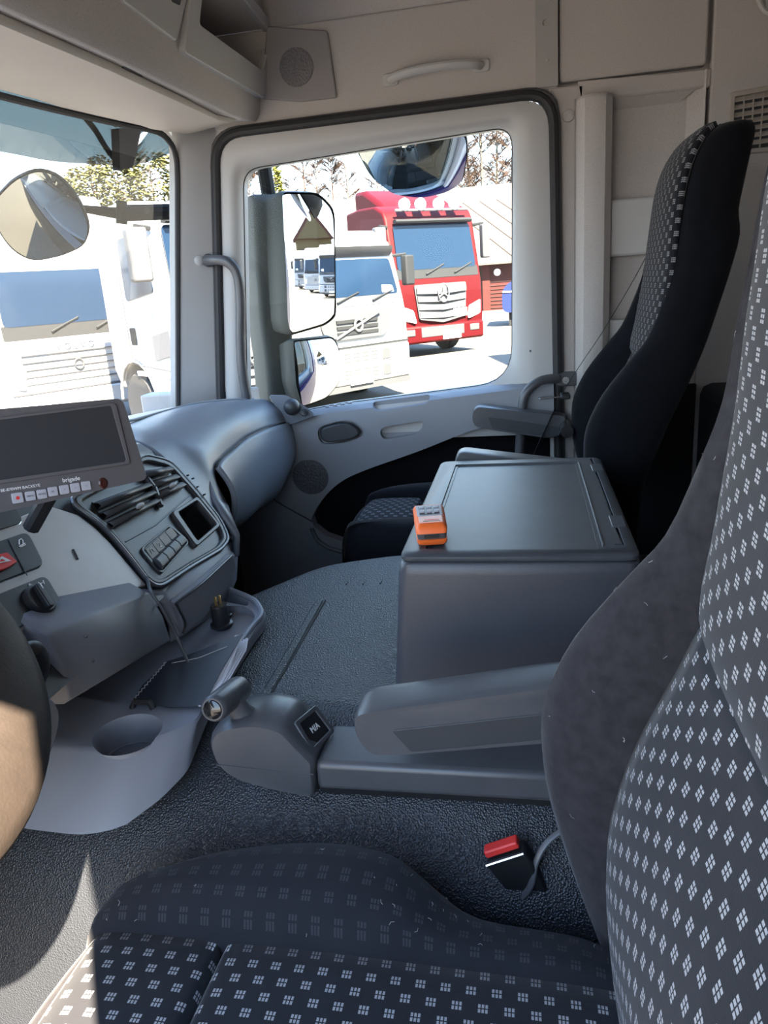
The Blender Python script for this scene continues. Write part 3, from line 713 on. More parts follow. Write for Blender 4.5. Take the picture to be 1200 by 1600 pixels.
# black vent and switch module with rounded frame
mo = [K(*p) for p in [(103, 787), (160, 757), (222, 716), (262, 726), (300, 768), (338, 815), (352, 846), (340, 862), (292, 890), (245, 921), (228, 915), (196, 872), (160, 830)]]
mo = rnd(mo, .02, 3)
cen = sum(mo, V())/len(mo)
mi = lerp(mo, [cen]*len(mo), .085)
MB().frame(mo, mi, -KN*.012).build('module_frame', M['dark'], db, bv=.004, ang=50)
mface = MB().prism([p for p in mi], -KN*.004).build('module_face', M['dark'], db)
MB().tube([p-KN*.010 for p in lerp(mo, [cen]*len(mo), -.012)], .0035, 6, closed=True).build('module_trim', M['charcoal'], db)
def vent(q, nm):
    v0 = [K(*p) for p in q]      # TL TR BR BL
    vt = thing('tmp', 'x', 'x'); bpy.data.objects.remove(vt)
    well = MB(); well.prism(rnd([p-KN*.002 for p in v0], .006), -KN*.004); w = well.build('vent_well', M['black'], db)
    tl, tr, brr, bl = v0
    n = 3
    for k in range(n):
        t0 = (k+.10)/n; t1 = (k+.95)/n
        a, b2 = tl*(1-t0)+bl*t0, tr*(1-t0)+brr*t0; c, d2 = tl*(1-t1)+bl*t1, tr*(1-t1)+brr*t1
        vv = MB(); vv.loft([[a-KN*.004, b2-KN*.004], [a*.6+c*.4-KN*.016, b2*.6+d2*.4-KN*.016], [c-KN*.020, d2-KN*.020], [c-KN*.008, d2-KN*.008]], closed=False)
        vv.build('vent_vane', M['dark'], w, solid=.002, ang=60)
    p = (bl*.45+brr*.55)*.82+(tl*.45+tr*.55)*.18 - KN*.022
    MB().ball(p, .007, 8, (2.0, .8, .8)).build('vent_tab', M['steel'], w)
vent([(140, 787), (222, 757), (243, 792), (168, 834)], 'l')
vent([(212, 738), (254, 731), (283, 767), (240, 790)], 'r')
dv = MB(); dv.tube([K(222, 750, .010), K(234, 770, .014), K(246, 796, .010)], .006, 8); dv.build('vent_divider', M['dark'], db)
jt = MB(); jt.tube([K(193, 849, .004), K(240, 823, .0045), K(296, 774, .004)], .0016, 6); jt.build('module_joint', M['black'], db)
# rocker switches
swp = [K(*p) for p in [(214, 862), (262, 822), (293, 850), (248, 902)]]
MB().frame(rnd(swp, .012), lerp(rnd(swp, .012), [sum(swp, V())/4]*20, .12), -KN*.008).build('switch_bezel', M['black'], db, bv=.002)
for k in range(4):
    t0, t1 = .07+k*.215, .07+(k+1)*.215-.006
    a, b2 = swp[0].lerp(swp[1], t0), swp[0].lerp(swp[1], t1); d2, c = swp[3].lerp(swp[2], t0), swp[3].lerp(swp[2], t1)
    a1, b1 = a.lerp(d2, .1), b2.lerp(c, .1); m1, m2 = a.lerp(d2, .48), b2.lerp(c, .48); e1, e2 = a.lerp(d2, .93), b2.lerp(c, .93)
    rw = b1-a1
    s_ = MB(); s_.prism([a1, a1-KN*.010, m1-KN*.0075, m1*.85+e1*.15-KN*.0135, m1*.5+e1*.5-KN*.0155, e1*.85+m1*.15-KN*.0135, e1-KN*.009, e1], rw)
    sw = s_.build('rocker_switch', M['dark'], db, ang=30, bv=.0008)
    if k < 2:
        q = a1.lerp(m2, .5) - KN*.0098
        if k == 0:
            for sx_ in (-1, 1): MB().box(q+KR*.004*sx_, (.0012, .009, .0008), Matrix((KR, KU, -KN)).transposed()).build('symbol', M['steel'], sw)
            MB().box(q+KU*.004, (.008, .0012, .0008), Matrix((KR, KU, -KN)).transposed()).build('symbol', M['steel'], sw)
        else:
            MB().tube([q+KR*.004*math.cos(t)+KU*.004*math.sin(t) for t in [k2*math.pi/6 for k2 in range(-2, 7)]], .0007, 5).build('symbol', M['white'], sw)
            MB().box(q-KU*.005, (.006, .0012, .0008), Matrix((KR, KU, -KN)).transposed()).build('symbol', M['white'], sw)
# open pocket
pk = rnd([K(*p) for p in [(273, 806), (303, 787), (333, 824), (303, 850)]], .008)
MB().frame([p for p in rnd([K(*p) for p in [(262, 806), (303, 780), (340, 826), (301, 860)]], .01)], pk, -KN*.012).build('pocket_frame', M['dark'], db, bv=.003)
for o_ in (mface, mback): cut(o_, MB().prism([p-KN*.03 for p in pk], KN*.08))
MB().prism([p+KN*.030 for p in pk], KN*.004).build('pocket_lining', M['black'], db)
MB().loft([[p for p in pk], [p+KN*.03 for p in pk]], caps=False).build('pocket_wall', M['black'], db)
# panel switches on the brushed face
def plate(q, nm, r=.014):
    pl_ = MB().prism(rnd([K(*p, .005) for p in q], r), -KN*.004).build(nm, M['black'], db, bv=.001)
    rim = rnd([K(*p, .006) for p in q], r); MB().tube([p for p in rim], .0012, 6, closed=True).build('bright_edge', M['chrome'], pl_)
    return pl_
s1 = plate([(-60, 775), (20, 797), (32, 822), (-60, 850)], 'display_window')
s2 = plate([(-90, 880), (38, 836), (64, 888), (-60, 936)], 'switch_plate')
for a, b in (((8, 850), (36, 906)),): MB().tube([K(*a, .010), K(*b, .010)], .0008, 5).build('switch_gap', M['dark'], s2)
hz = rnd([K(*p, .010) for p in [(-30, 880), (2, 873), (18, 888), (0, 898), (-24, 905)]], .003)
hzo = MB().prism(hz, -KN*.005).build('hazard_switch', M['red'], s2, bv=.001)
MB().frame([K(*p, .0155) for p in [(-20, 893), (-8, 880), (7, 887)]], [K(*p, .0155) for p in [(-13, 890), (-8, 884), (0, 887)]], -KN*.0006).build('triangle', M['white'], hzo)
ic = [K(*p, .0095) for p in [(24, 857), (24, 850), (27, 848), (30, 851), (30, 856)]]
MB().tube(ic, .0008, 5).build('symbol', M['white'], s2); MB().tube([K(24, 860, .0095), K(33, 855, .0095)], .0009, 5).build('symbol', M['white'], s2); MB().tube([K(26, 861, .0095), K(34, 857, .0095)], .0009, 5).build('symbol', M['white'], s2)
s3 = plate([(-90, 968), (66, 904), (95, 954), (-60, 1024)], 'switch_plate')
kc = K(54, 945, .009)
MB().lathe([(.024, 0), (.0235, .006), (.021, .008), (0, .008)], kc, -KN, 28).build('dial_base', M['black'], s3)
gk = MB(); ax = (K(59, 958, .009)-K(44, 934, .009)).normalized(); sd = ax.cross(KN).normalized()
gk.prism(rnd([kc+ax*.020-sd*.005, kc+ax*.020+sd*.005, kc-ax*.020+sd*.005, kc-ax*.020-sd*.005], .004), -KN*.016); gk.build('dial_grip', M['black'], s3, bv=.002)
MB().box(kc-ax*.014-KN*.0164+sd*.002, (.002, .009, .0006), Matrix((sd, ax, -KN)).transposed()).build('pointer', M['white'], s3)
text('lettering', '0', .010, K(42, 922, .0098), KR, KU, M['white'], s3)
for q, w_ in (((55, 919), 1), ((62, 916), 1)): MB().tube([K(q[0]-1, q[1]-3, .0095), K(q[0]+1, q[1]+3, .0095)], .0007, 5).build('symbol', M['white'], s3)
MB().tube([K(55, 919, .0095), K(62, 916, .0095)], .0007, 5).build('symbol', M['white'], s3)
MB().tube([K(110, 863, .0065), K(117, 878, .0065)], .0022, 8).build('key_slot', M['black'], db)
# lower fascia
lf = MB()
A1 = [PY(66, 990, .628), PY(80, 982, .625), PY(130, 962, .620), PY(225, 923, .618)]
A2 = [PY(100, 1100, .612), PY(108, 1095, .605), PY(195, 1043, .60), PY(262, 1003, .60)]
rws = [[p+V((0, .05, .03)) for p in A1], A1] + [[p*(1-t)+q*t+V((0, o, 0)) for p, q in zip(A1, A2)] for t, o in ((.05, -.008), (.5, -.012), (.95, -.006))] + [A2, [p+V((0, .12, .01)) for p in A2]]
rws = [[r[0]+V((-.01, .10, 0))] + r for r in rws]
lf.loft(rws, closed=False)
lf.build('lower_fascia', M['dashlow'], db, ang=50, solid=.006)
for p in ((134, 994), (145, 1033), (245, 946)):
    MB().ball(PY(p[0], p[1], .600), .0025, 6).build('pimple', M['charcoal'], db)
# corner fascia with drawer, below the vent module
cf = MB()
c1 = [PY(226, 921, .628), PL(262, 925, (0, .60, .70), (.1, 1, 0)), PY(300, 900, .600), PY(352, 858, .618), PY(365, 840, .66)]
c2 = [PY(245, 938, .620), PY(268, 948, .598), PY(310, 918, .588), PY(362, 872, .596), PY(372, 862, .655)]
c3 = [PY(262, 975, .618), PY(283, 990, .604), PY(310, 975, .596), PY(362, 925, .602), PY(370, 905, .66)]
c4 = [PY(268, 1003, .62), PY(292, 990, .615), PY(322, 970, .612), PY(350, 945, .625), PY(360, 930, .68)]
cf.loft([[p+V((0, .05, .01)) for p in c1], c1, c2, c3, c4, [p+V((0, .10, .02)) for p in c4]], closed=False)
cf.build('corner_fascia', M['dashlow'], db, ang=60, solid=.008)
dr = [PY(277, 942, .590), PY(316, 912, .580), PY(364, 868, .588), PY(369, 888, .588), PY(352, 925, .590), PY(318, 968, .595), PY(290, 984, .598)]
drp = MB(); drp.prism(rnd(dr, .004), (0, .014, .004)); drw = drp.build('drawer_front', M['dashlow'], db, bv=.004)
MB().tube(crv([PY(362, 868, .588), PY(316, 911, .580), PY(278, 940, .590), PY(277, 948, .590), PY(289, 972, .594), PY(286, 990, .60)], 4), .0022, 6).build('drawer_joint', M['black'], db)
# dark foot space below the fascia and on the passenger side
MB().bx(-.9, .25, .72, .80, .55, .70).build('under_panel', M['dashlow'], db)
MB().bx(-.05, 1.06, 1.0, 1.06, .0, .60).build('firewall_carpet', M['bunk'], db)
MB().prism(rnd([V((.35, 1.0, .02)), V((.55, 1.0, .02)), V((.52, .98, .6)), V((.40, .98, .6))], .02), (0, .05, 0)).build('heater_duct', M['black'], db)
# ball vent at the door end
bz = MB(); bz.prism(rnd([PX(420, 617, 1.03), PX(447, 617, 1.02), PX(489, 643, 1.035), PX(490, 650, 1.035), PX(455, 664, 1.03), PX(444, 660, 1.03)], .01), (.05, .02, -.01)); bz.build('ball_vent_bezel', M['dash'], db, bv=.005)
MB().ball(PX(456, 636, 1.025), .027, 12).build('ball_vent', M['dark'], db)
MB().lathe([(.012, 0), (.011, -.008), (.004, -.010), (0, -.010)], PX(475, 645, 1.028), (.9, .3, -.3), 12).build('side_jet', M['dark'], db)
# ================================================================== lower tray with cup holder
ty = thing('cup_holder_tray', 'grey moulded console tray with round cup holder below the dashboard', 'tray', (-.2, .58, .60))
dk = [(-.472, .66), (-.478, .548), (-.425, .487), (-.398, .468), (-.352, .474), (-.11, .486), (-.055, .484), (-.018, .497), (.02, .53), (.075, .60), (.075, .71), (-.46, .71)]
top = rnd([V((x, y, .622)) for x, y in dk], [.02, .04, .01, .01, .02, .02, .02, .03, .02, .03, .01, .01], 4)
skirt = []
for p in top:
    q = p.copy(); q.z = .603
    if p.x < -.33:
        k = min(1, (-.33-p.x)/.12); q.x -= .070*k; q.z = .603-.055*k; q.y += .006*k
    skirt.append(q)
mid_ = lerp(top, skirt, .5)
for i, p in enumerate(mid_): p.x -= .004; p.z += .002
cen = sum(top, V())/len(top)
inn = [p+(cen-p).normalized()*.006+V((0, 0, .004)) for p in top]
m = MB(); m.loft([skirt, mid_, top, inn])
tb = m.build('deck', M['consolegrey'], ty, ang=40)
cc = V((-.432, .557, .63))
rec = rnd([V((x, y, .612)) for x, y in [(-.345, .70), (-.362, .60), (-.350, .492), (-.11, .503), (-.062, .500), (-.03, .515), (-.005, .545), (-.02, .70)]], [.01, .02, .012, .02, .02, .02, .01, .01], 3)
hol = rnd([V((x, y, .56)) for x, y in [(-.008, .535), (.016, .542), (.058, .598), (.052, .612), (.016, .60)]], .008, 3)
cut(tb, MB().loft([circ((cc.x, cc.y, .575), (0, 0, 1), .040, 36), circ((cc.x, cc.y, .6262), (0, 0, 1), .0475, 36), circ((cc.x, cc.y, .64), (0, 0, 1), .050, 36)]),
    MB().loft([rec, [p+V((0, 0, .05)) for p in rec]]), MB().prism(hol, (0, 0, .1)))
bevel(tb, .0025)
MB().loft([circ((cc.x, cc.y, z), (0, 0, 1), r, 36) for r, z in ((.0475, .6215), (.0435, .60), (.041, .58), (.040, .562), (.0385, .559), (.001, .559))], caps=False).build('cup_liner', M['consolegrey'], ty)
MB().tube(circ((cc.x, cc.y, .583), (0, 0, 1), .041, 32), .0016, 6, closed=True).build('cup_step', M['consolegrey'], ty)
rim = crv([V((-.345, .482, .626)), V((-.23, .488, .627)), V((-.11, .493, .628)), V((-.058, .490, .629)), V((-.022, .505, .630)), V((.018, .536, .630)), V((.066, .602, .629))], 5)
MB().tube(rim, .0055, 8).build('rim', M['consolegrey'], ty)
c = PZ(222, 1103, .630)
MB().tube([c+V((-.0, .017, -.004)), c+V((.002, .012, .006)), c+V((.002, -.012, .006)), c+V((0, -.017, -.004))], .005, 8).build('clip', M['black'], ty)
# black dust well behind the tray
# notebook with papers
nb = thing('notebook', 'dark covered spiral notebook with loose pages lying in the tray', 'notebook', PZ(300, 1060, .62))
def Nn(px, py, z): return PZ(px, py, z)
cov = [Nn(208, 1096, .630), Nn(222, 1072, .631), Nn(262, 1034, .636), Nn(300, 1022, .640), Nn(340, 1006, .645), Nn(380, 991, .650), Nn(368, 1012, .646), Nn(345, 1050, .640), Nn(318, 1104, .632), Nn(265, 1106, .630)]
MB().prism(cov, (0, 0, .0012)).build('cover', M['notebook'], nb)
for k in range(7):
    o = V((.0015+.0016*k, -.001*k, -.0015-.0014*k))
    pg = [p+o*((i in (4, 5, 6, 7))*.9+.25) for i, p in enumerate(cov[3:9])]
    MB().prism(pg, (0, 0, .0006)).build('page', M['paper'], nb)
for k, z in enumerate((.6285, .6305, .6325)):
    pgs = [Nn(374-3*k, 992, z), Nn(388-4*k, 998+3*k, z), Nn(385-4*k, 1016, z), Nn(362-4*k, 1056, z), Nn(334-4*k, 1103, z), Nn(316-3*k, 1104, z), Nn(344-3*k, 1050, z)]
    MB().prism(pgs, (0, 0, .0006)).build('page', M['paper'], nb)
lw = [Nn(262, 1108, .6235), Nn(300, 1100, .6235), Nn(322, 1096, .6235), Nn(318, 1112, .6235), Nn(290, 1112, .6235)]
MB().prism(lw, (0, 0, .0012)).build('page', M['paper'], nb)
for k in range(12):
    t = k/11; p = Nn(209, 1095, .631).lerp(Nn(258, 1038, .637), t)
    MB().tube([p+V((.004, 0, .001)), p+V((0, .001, .003)), p+V((-.004, .0, 0))], .0009, 5).build('wire_loop', M['steel'], nb)
MB().tube([Nn(268, 1036, .638), Nn(310, 1028, .642), Nn(355, 1010, .648)], .0006, 4).build('cover_crease', M['steel'], nb)
# power plug
pg = thing('power_plug', 'black cylindrical power plug with brass contacts standing in the tray', 'plug', PZ(348, 978, .613))
c = PZ(347, 980, .613)
MB().lathe([(.017, 0), (.021, .004), (.021, .009), (.0165, .011), (.0160, .018), (.0165, .020), (.0165, .044), (.0150, .046), (0, .046)], c, (0, 0, 1), 24).build('housing', M['black'], pg)
MB().box(c+V((.019, -.008, .014)), (.012, .010, .008)).build('lug', M['black'], pg, bv=.002)
for dx, dy in ((-.004, .003), (.004, -.002)):
    MB().box(c+V((dx, dy, .054)), (.003, .005, .018)).build('contact', M['brass'], pg, bv=.0008)
# loose cable with modular connector
cb = thing('data_cable', 'loose grey cable with clear modular connector hanging in front of the dashboard', 'cable', PY(300, 1045, .53))
end = PL(300, 1048, (0, .535, .65), (0, 1, 0))
pts = crv([K(200, 868, .006), K(222, 905, .010), PY(236, 925, .600), PY(256, 955, .582), PY(275, 992, .570), PY(288, 1022, .555), end], 7)
MB().tube(pts, .0028, 8).build('cord', M['dark'], cb)
d = (end-pts[-4]).normalized(); s_ = d.cross(V((.5, .8, 0))).normalized(); n_ = d.cross(s_)
Rm = Matrix((s_, d, n_)).transposed()
MB().box(end+d*.010, (.0125, .022, .008), Rm).build('connector', M['clear'], cb, bv=.001)
MB().box(end+d*.004-n_*.0045, (.005, .014, .0015), Rm).build('latch', M['clear'], cb)
for k in range(4): MB().box(end+d*.018+s_*(k-1.5)*.0022-n_*.0042, (.001, .006, .0006), Rm).build('contact', M['brass'], cb)

# ================================================================== monitor
mn = thing('monitor', 'dark grey camera monitor with row of pale buttons on the dashboard', 'monitor', (-.36, .62, .95))
MP = PL(110, 720, V((-.36, .60, 1.0)), V((0, 1, 0))); MN = V((-.62, -.765, .16)).normalized()
def Q(px, py, off=0): return PL(px, py, MP, MN) + MN*off
tr_, br_ = Q(191, 622), Q(231, 749)
dx_ = (Q(0, 639)-tr_); dx2 = (Q(0, 801)-br_)
tl_, bl_ = tr_+dx_*1.28, br_+dx2*1.10
face = rnd([tl_, tr_, br_, bl_], .010, 4)
m = MB(); back = [p-MN*.030+(MP-p)*.05 for p in face]
m.loft([back, [p-MN*.006 for p in face], face]); bd = m.build('housing', M['monitor'], mn, ang=30); 
scq = [tl_.lerp(tr_, .10)+(bl_-tl_)*.1, Q(183, 634), Q(199, 726), Q(-20, 770)]
scr = rnd([Q(-25, 660), Q(173, 634), Q(197, 721), Q(-7, 751)], .004)
so_ = rnd([Q(-30, 656), Q(180, 629), Q(203, 725), Q(-7, 757)], .006)
MB().frame([p+MN*.001 for p in so_], [p+MN*.001 for p in scr], MN*.0018).build('screen_frame', M['monitor'], mn, bv=.0008)
MB().prism([p+MN*.0003 for p in scr], MN*.0008).build('screen', M['screen'], mn)
MR = (Q(130, 760)-Q(30, 775)).normalized(); MU = (Q(100, 700)-Q(110, 750)); MU = (MU-MR*MU.dot(MR)).normalized()
for k, (px, py) in enumerate([(27, 778), (47, 775), (65, 772), (82, 768), (100, 765), (117, 762), (134, 759)]):
    h = .0062 if k else .0068
    q = Q(px, py); bt = rnd([q-MR*h-MU*h, q+MR*h-MU*h, q+MR*h+MU*h, q-MR*h+MU*h], .002, 3)
    bo = MB().prism(bt, MN*.0028).build('button', M['button'], mn, bv=.0008)
    if k == 0: MB().lathe([(.0024, .0), (.0022, .0006), (0, .0006)], q+MN*.0029, MN, 12).build('power_mark', M['red'], bo, label='red power mark')
    else: text('legend', ['', 'MENU', 'MODE', 'SEL', '<', '>', '+'][k], .0032, q+MN*.0030, MR, MU, M['dark'], bo, .0001)
text('lettering', 'brigade', .0078, Q(111, 749, .0006), MR, MU, M['white'], mn, .0002)
text('lettering', 'BE-870WM BACKEYE', .0052, Q(32, 762.5, .0006), MR, MU, M['white'], mn, .0002)
m = MB(); q = Q(161, 755, .0008); m.loft([[q+MR*.0062*math.cos(t)+MU*.0078*math.sin(t) for t in [2*math.pi*k/20 for k in range(20)]], [q+MN*.0012+MR*.0045*math.cos(t)+MU*.0062*math.sin(t) for t in [2*math.pi*k/20 for k in range(20)]]])
M['sensor'] = mat('dark red sensor window', (.05, .012, .01), .15)
m.build('sensor_window', M['sensor'], mn)
ctr = sum(face, V())/len(face)
MB().tube([ctr-MN*.028-MU*.02, ctr-MN*.06-MU*.05, V((ctr.x+.03, ctr.y+.09, .905))], .012, 10).build('bracket', M['black'], mn)

# ================================================================== steering wheel and column stalk
WC = V((-.809, .590, .917)); WA = math.radians(49.4)
wd = V((0, math.cos(WA), math.sin(WA))); wax = V((0, -math.sin(WA), math.cos(WA)))     # axis towards the driver
def wr_(R, off, n=56): return [WC+wax*off+V((1, 0, 0))*R*math.cos(2*math.pi*k/n)+wd*R*math.sin(2*math.pi*k/n) for k in range(n)]
sw = thing('steering_wheel', 'dark worn steering wheel with sunlit rim at the left edge', 'steering wheel', WC)
def ringsec(k, n, sec):
    a = 2*math.pi*k/n; r = V((math.cos(a), 0, 0))+wd*math.sin(a); return [WC+r*u+wax*v for u, v in sec]
sec_ = [(.130, .0), (.131, .008), (.140, .014), (.168, .016), (.203, .013), (.215, .006), (.218, -.002), (.213, -.008), (.18, -.010), (.145, -.010)]
m = MB(); m.loft([ringsec(k, 72, sec_) for k in range(73)], True, False); m.build('rim', M['wheel'], sw, ang=70)
MB().tube(wr_(.183, -.014), .016, 14, closed=True).build('rim_back', M['charcoal'], sw)
MB().lathe([(.085, -.05), (.095, -.01), (.08, .015), (0, .025)], WC, wax, 28).build('hub', M['dark'], sw)
for a in (20, 160, 250, 290):
    r = V((math.cos(math.radians(a)), 0, 0)) + wd*math.sin(math.radians(a))
    MB().tube([WC+r*.06, WC+r*.12, WC+r*.18], [.020, .015, .012], 10).build('spoke', M['dark'], sw)
stc = thing('steering_column', 'black control stalk and column behind the steering wheel', 'steering column', (-.76, .75, .6))
MB().loft([circ(WC-wax*.04, wax, .05, 20), circ(WC-wax*.12, wax, .055, 20), circ(WC-wax*.25, wax, .06, 20)]).build('column', M['dark'], stc)
shp = rnd([PY(-120, 1090, .56), PY(-60, 1070, .56), PY(40, 1095, .56), PY(80, 1086, .56), PY(97, 1112, .56), PY(88, 1160, .56), PY(62, 1222, .56), PY(28, 1278, .56), PY(0, 1304, .56), PY(-60, 1340, .56), PY(-160, 1330, .56)], .02, 3)
sho = MB(); sho.prism(shp, (0, .10, 0)); sho.build('shroud', M['consolegrey'], stc, bv=.012, seg=3)
s0, s1 = PY(52, 1035, .60), PY(62, 1085, .615)
MB().tube([WC-wax*.10+V((.06, 0, 0)), s1+V((.0, .01, -.01)), s1.lerp(s0, .5)], [.012, .014, .012], 10).build('stalk', M['black'], stc)
st_ = MB(); ax = (s1-s0).normalized()
st_.lathe([(.004, -.030), (.014, -.024), (.0185, -.008), (.0185, .008), (.014, .026), (.006, .034)], s0, ax, 18); st_.build('stalk_knob', M['black'], stc)

# ================================================================== gear selector and rail beside the driver's seat
gs = thing('gear_selector', 'charcoal gear selector with barrel knob mounted on rail by the driver seat', 'gear selector', (-.39, .35, .55))
nr = [(.436, .622), (.418, .644), (.364, .654), (.326, .646), (.305, .618), (.286, .595), (.291, .538), (.349, .547), (.403, .561), (.428, .582)]
rad = [.02, .02, .015, .012, .012, .004, .006, .02, .02, .02]
near = rnd([V((-.438, y, z)) for y, z in nr], rad, 4)
def shift(l, x, f, dz): 
    c = sum(l, V())/len(l); return [V((x, c.y+(p.y-c.y)*f, c.z+(p.z-c.z)*f+dz)) for p in l]
hs = MB(); hs.loft([shift(near, -.440, .93, 0), shift(near, -.436, .98, 0), shift(near, -.428, 1, .002), shift(near, -.37, 1, .001), shift(near, -.350, .97, -.004), shift(near, -.340, .88, -.006)])
hs.build('housing', M['charcoal'], gs, ang=45)
MB().tube([PX(338, 1195, -.4405), PX(400, 1202, -.4410), PX(490, 1210, -.4395)], .0011, 5).build('mould_line', M['charcoal'], gs)
ga, gb = PX(332, 1109, -.462), PX(376, 1074, -.375); gx = (gb-ga)
MB().loft([circ(ga+gx*t, gx, r, 22) for t, r in ((0, .015), (.03, .0175), (.10, .0185), (.8, .0195), (.95, .018), (1.0, .013))]).build('knob', M['charcoal'], gs)
MB().lathe([(.0135, 0), (.0125, .002), (.008, .0042), (0, .005)], ga+gx.normalized()*.0005, -gx, 22).build('knob_button', M['gloss'], gs)
nk = PX(383, 1118, -.40); MB().loft([circ(PX(362, 1090, -.415), (0, -.5, -1), .013, 12), circ(PX(375, 1112, -.41), (0, -.5, -1), .016, 12), circ(PX(392, 1128, -.40), (0, -.5, -1), .024, 12)]).build('knob_neck', M['charcoal'], gs)
# M/A switch on the slope
sa, sb, sc_, sd_ = [PL(px, py, V((-.40, .309, .625)), V((-.12, -.80, .55)).normalized()) for px, py in ((466, 1132), (490, 1112), (513, 1142), (487, 1168))]
sn = V((-.12, -.80, .55)).normalized()
MB().frame(rnd([sa-(sc_-sa)*.18, sb+(sb-sd_)*.18, sc_+(sc_-sa)*.18, sd_-(sb-sd_)*.18], .004), rnd([sa, sb, sc_, sd_], .002), sn*.004).build('switch_surround', M['charcoal'], gs, bv=.0015)
sq = MB().prism([p+sn*.0008 for p in (sa, sb, sc_, sd_)], sn*.0015).build('mode_switch', M['gloss'], gs)
text('lettering', 'M/A', .0125, (sa+sb+sc_+sd_)/4+sn*.0026+(sc_-sa)*.02, (sb-sa).normalized()*.8+(sc_-sd_).normalized()*.2, (sb-sc_)+(sa-sd_), M['white'], sq, .0003)
rl_ = MB(); rl_.bx(-.430, -.335, -.13, .289, .546, .590); rl_.build('rail', M['charcoal'], gs, bv=.009, seg=3)
MB().bx(-.424, -.34, -.13, .285, .538, .548).build('rail_underside', M['black'], gs)
# ================================================================== seats
ROWS = [  # local z, bolster front y, seam y, back y, half width, seam half width
 (-.12, -.100, -.115, -.150, .235, .165), (-.04, -.072, -.098, -.145, .25, .168), (.04, -.046, -.088, -.145, .258, .170), (.13, -.022, -.085, -.155, .262, .172),
 (.20, -.013, -.097, -.175, .264, .173), (.26, -.016, -.116, -.193, .264, .173), (.33, -.045, -.145, -.220, .262, .174), (.40, -.095, -.160, -.245, .257, .177),
 (.45, -.132, -.170, -.260, .252, .180), (.52, -.158, -.178, -.277, .246, .182), (.58, -.175, -.184, -.291, .240, .182), (.65, -.180, -.186, -.304, .228, .176),
 (.70, -.184, -.188, -.298, .216, .168), (.76, -.190, -.192, -.304, .212, .164), (.81, -.202, -.203, -.310, .208, .160), (.85, -.224, -.224, -.316, .200, .152), (.868, -.248, -.246, -.314, .184, .136)]
CUSH = [  # local y, crest height, outer half width
 (-.13, -.03, .185), (-.05, .000, .19), (.03, .006, .195), (.08, .012, .205), (.12, .030, .222), (.16, .048, .240), (.20, .055, .247), (.26, .057, .247), (.33, .054, .238), (.40, .050, .220), (.45, .043, .196), (.49, .028, .172), (.517, -.002, .156), (.532, -.045, .150), (.537, -.11, .148)]
def interp(tab, n=3):
    cols = list(zip(*tab)); m = len(tab); out = []
    for i in range(m-1):
        for k in range(n):
            t = k/n; row = []
            for c in cols:
                a, b, d, e = c[max(i-1, 0)], c[i], c[i+1], c[min(i+2, m-1)]
                row.append(.5*((2*b)+(d-a)*t+(2*a-5*b+4*d-e)*t*t+(3*b-a-3*d+e)*t**3))
            out.append(row)
    out.append(list(tab[-1])); return out
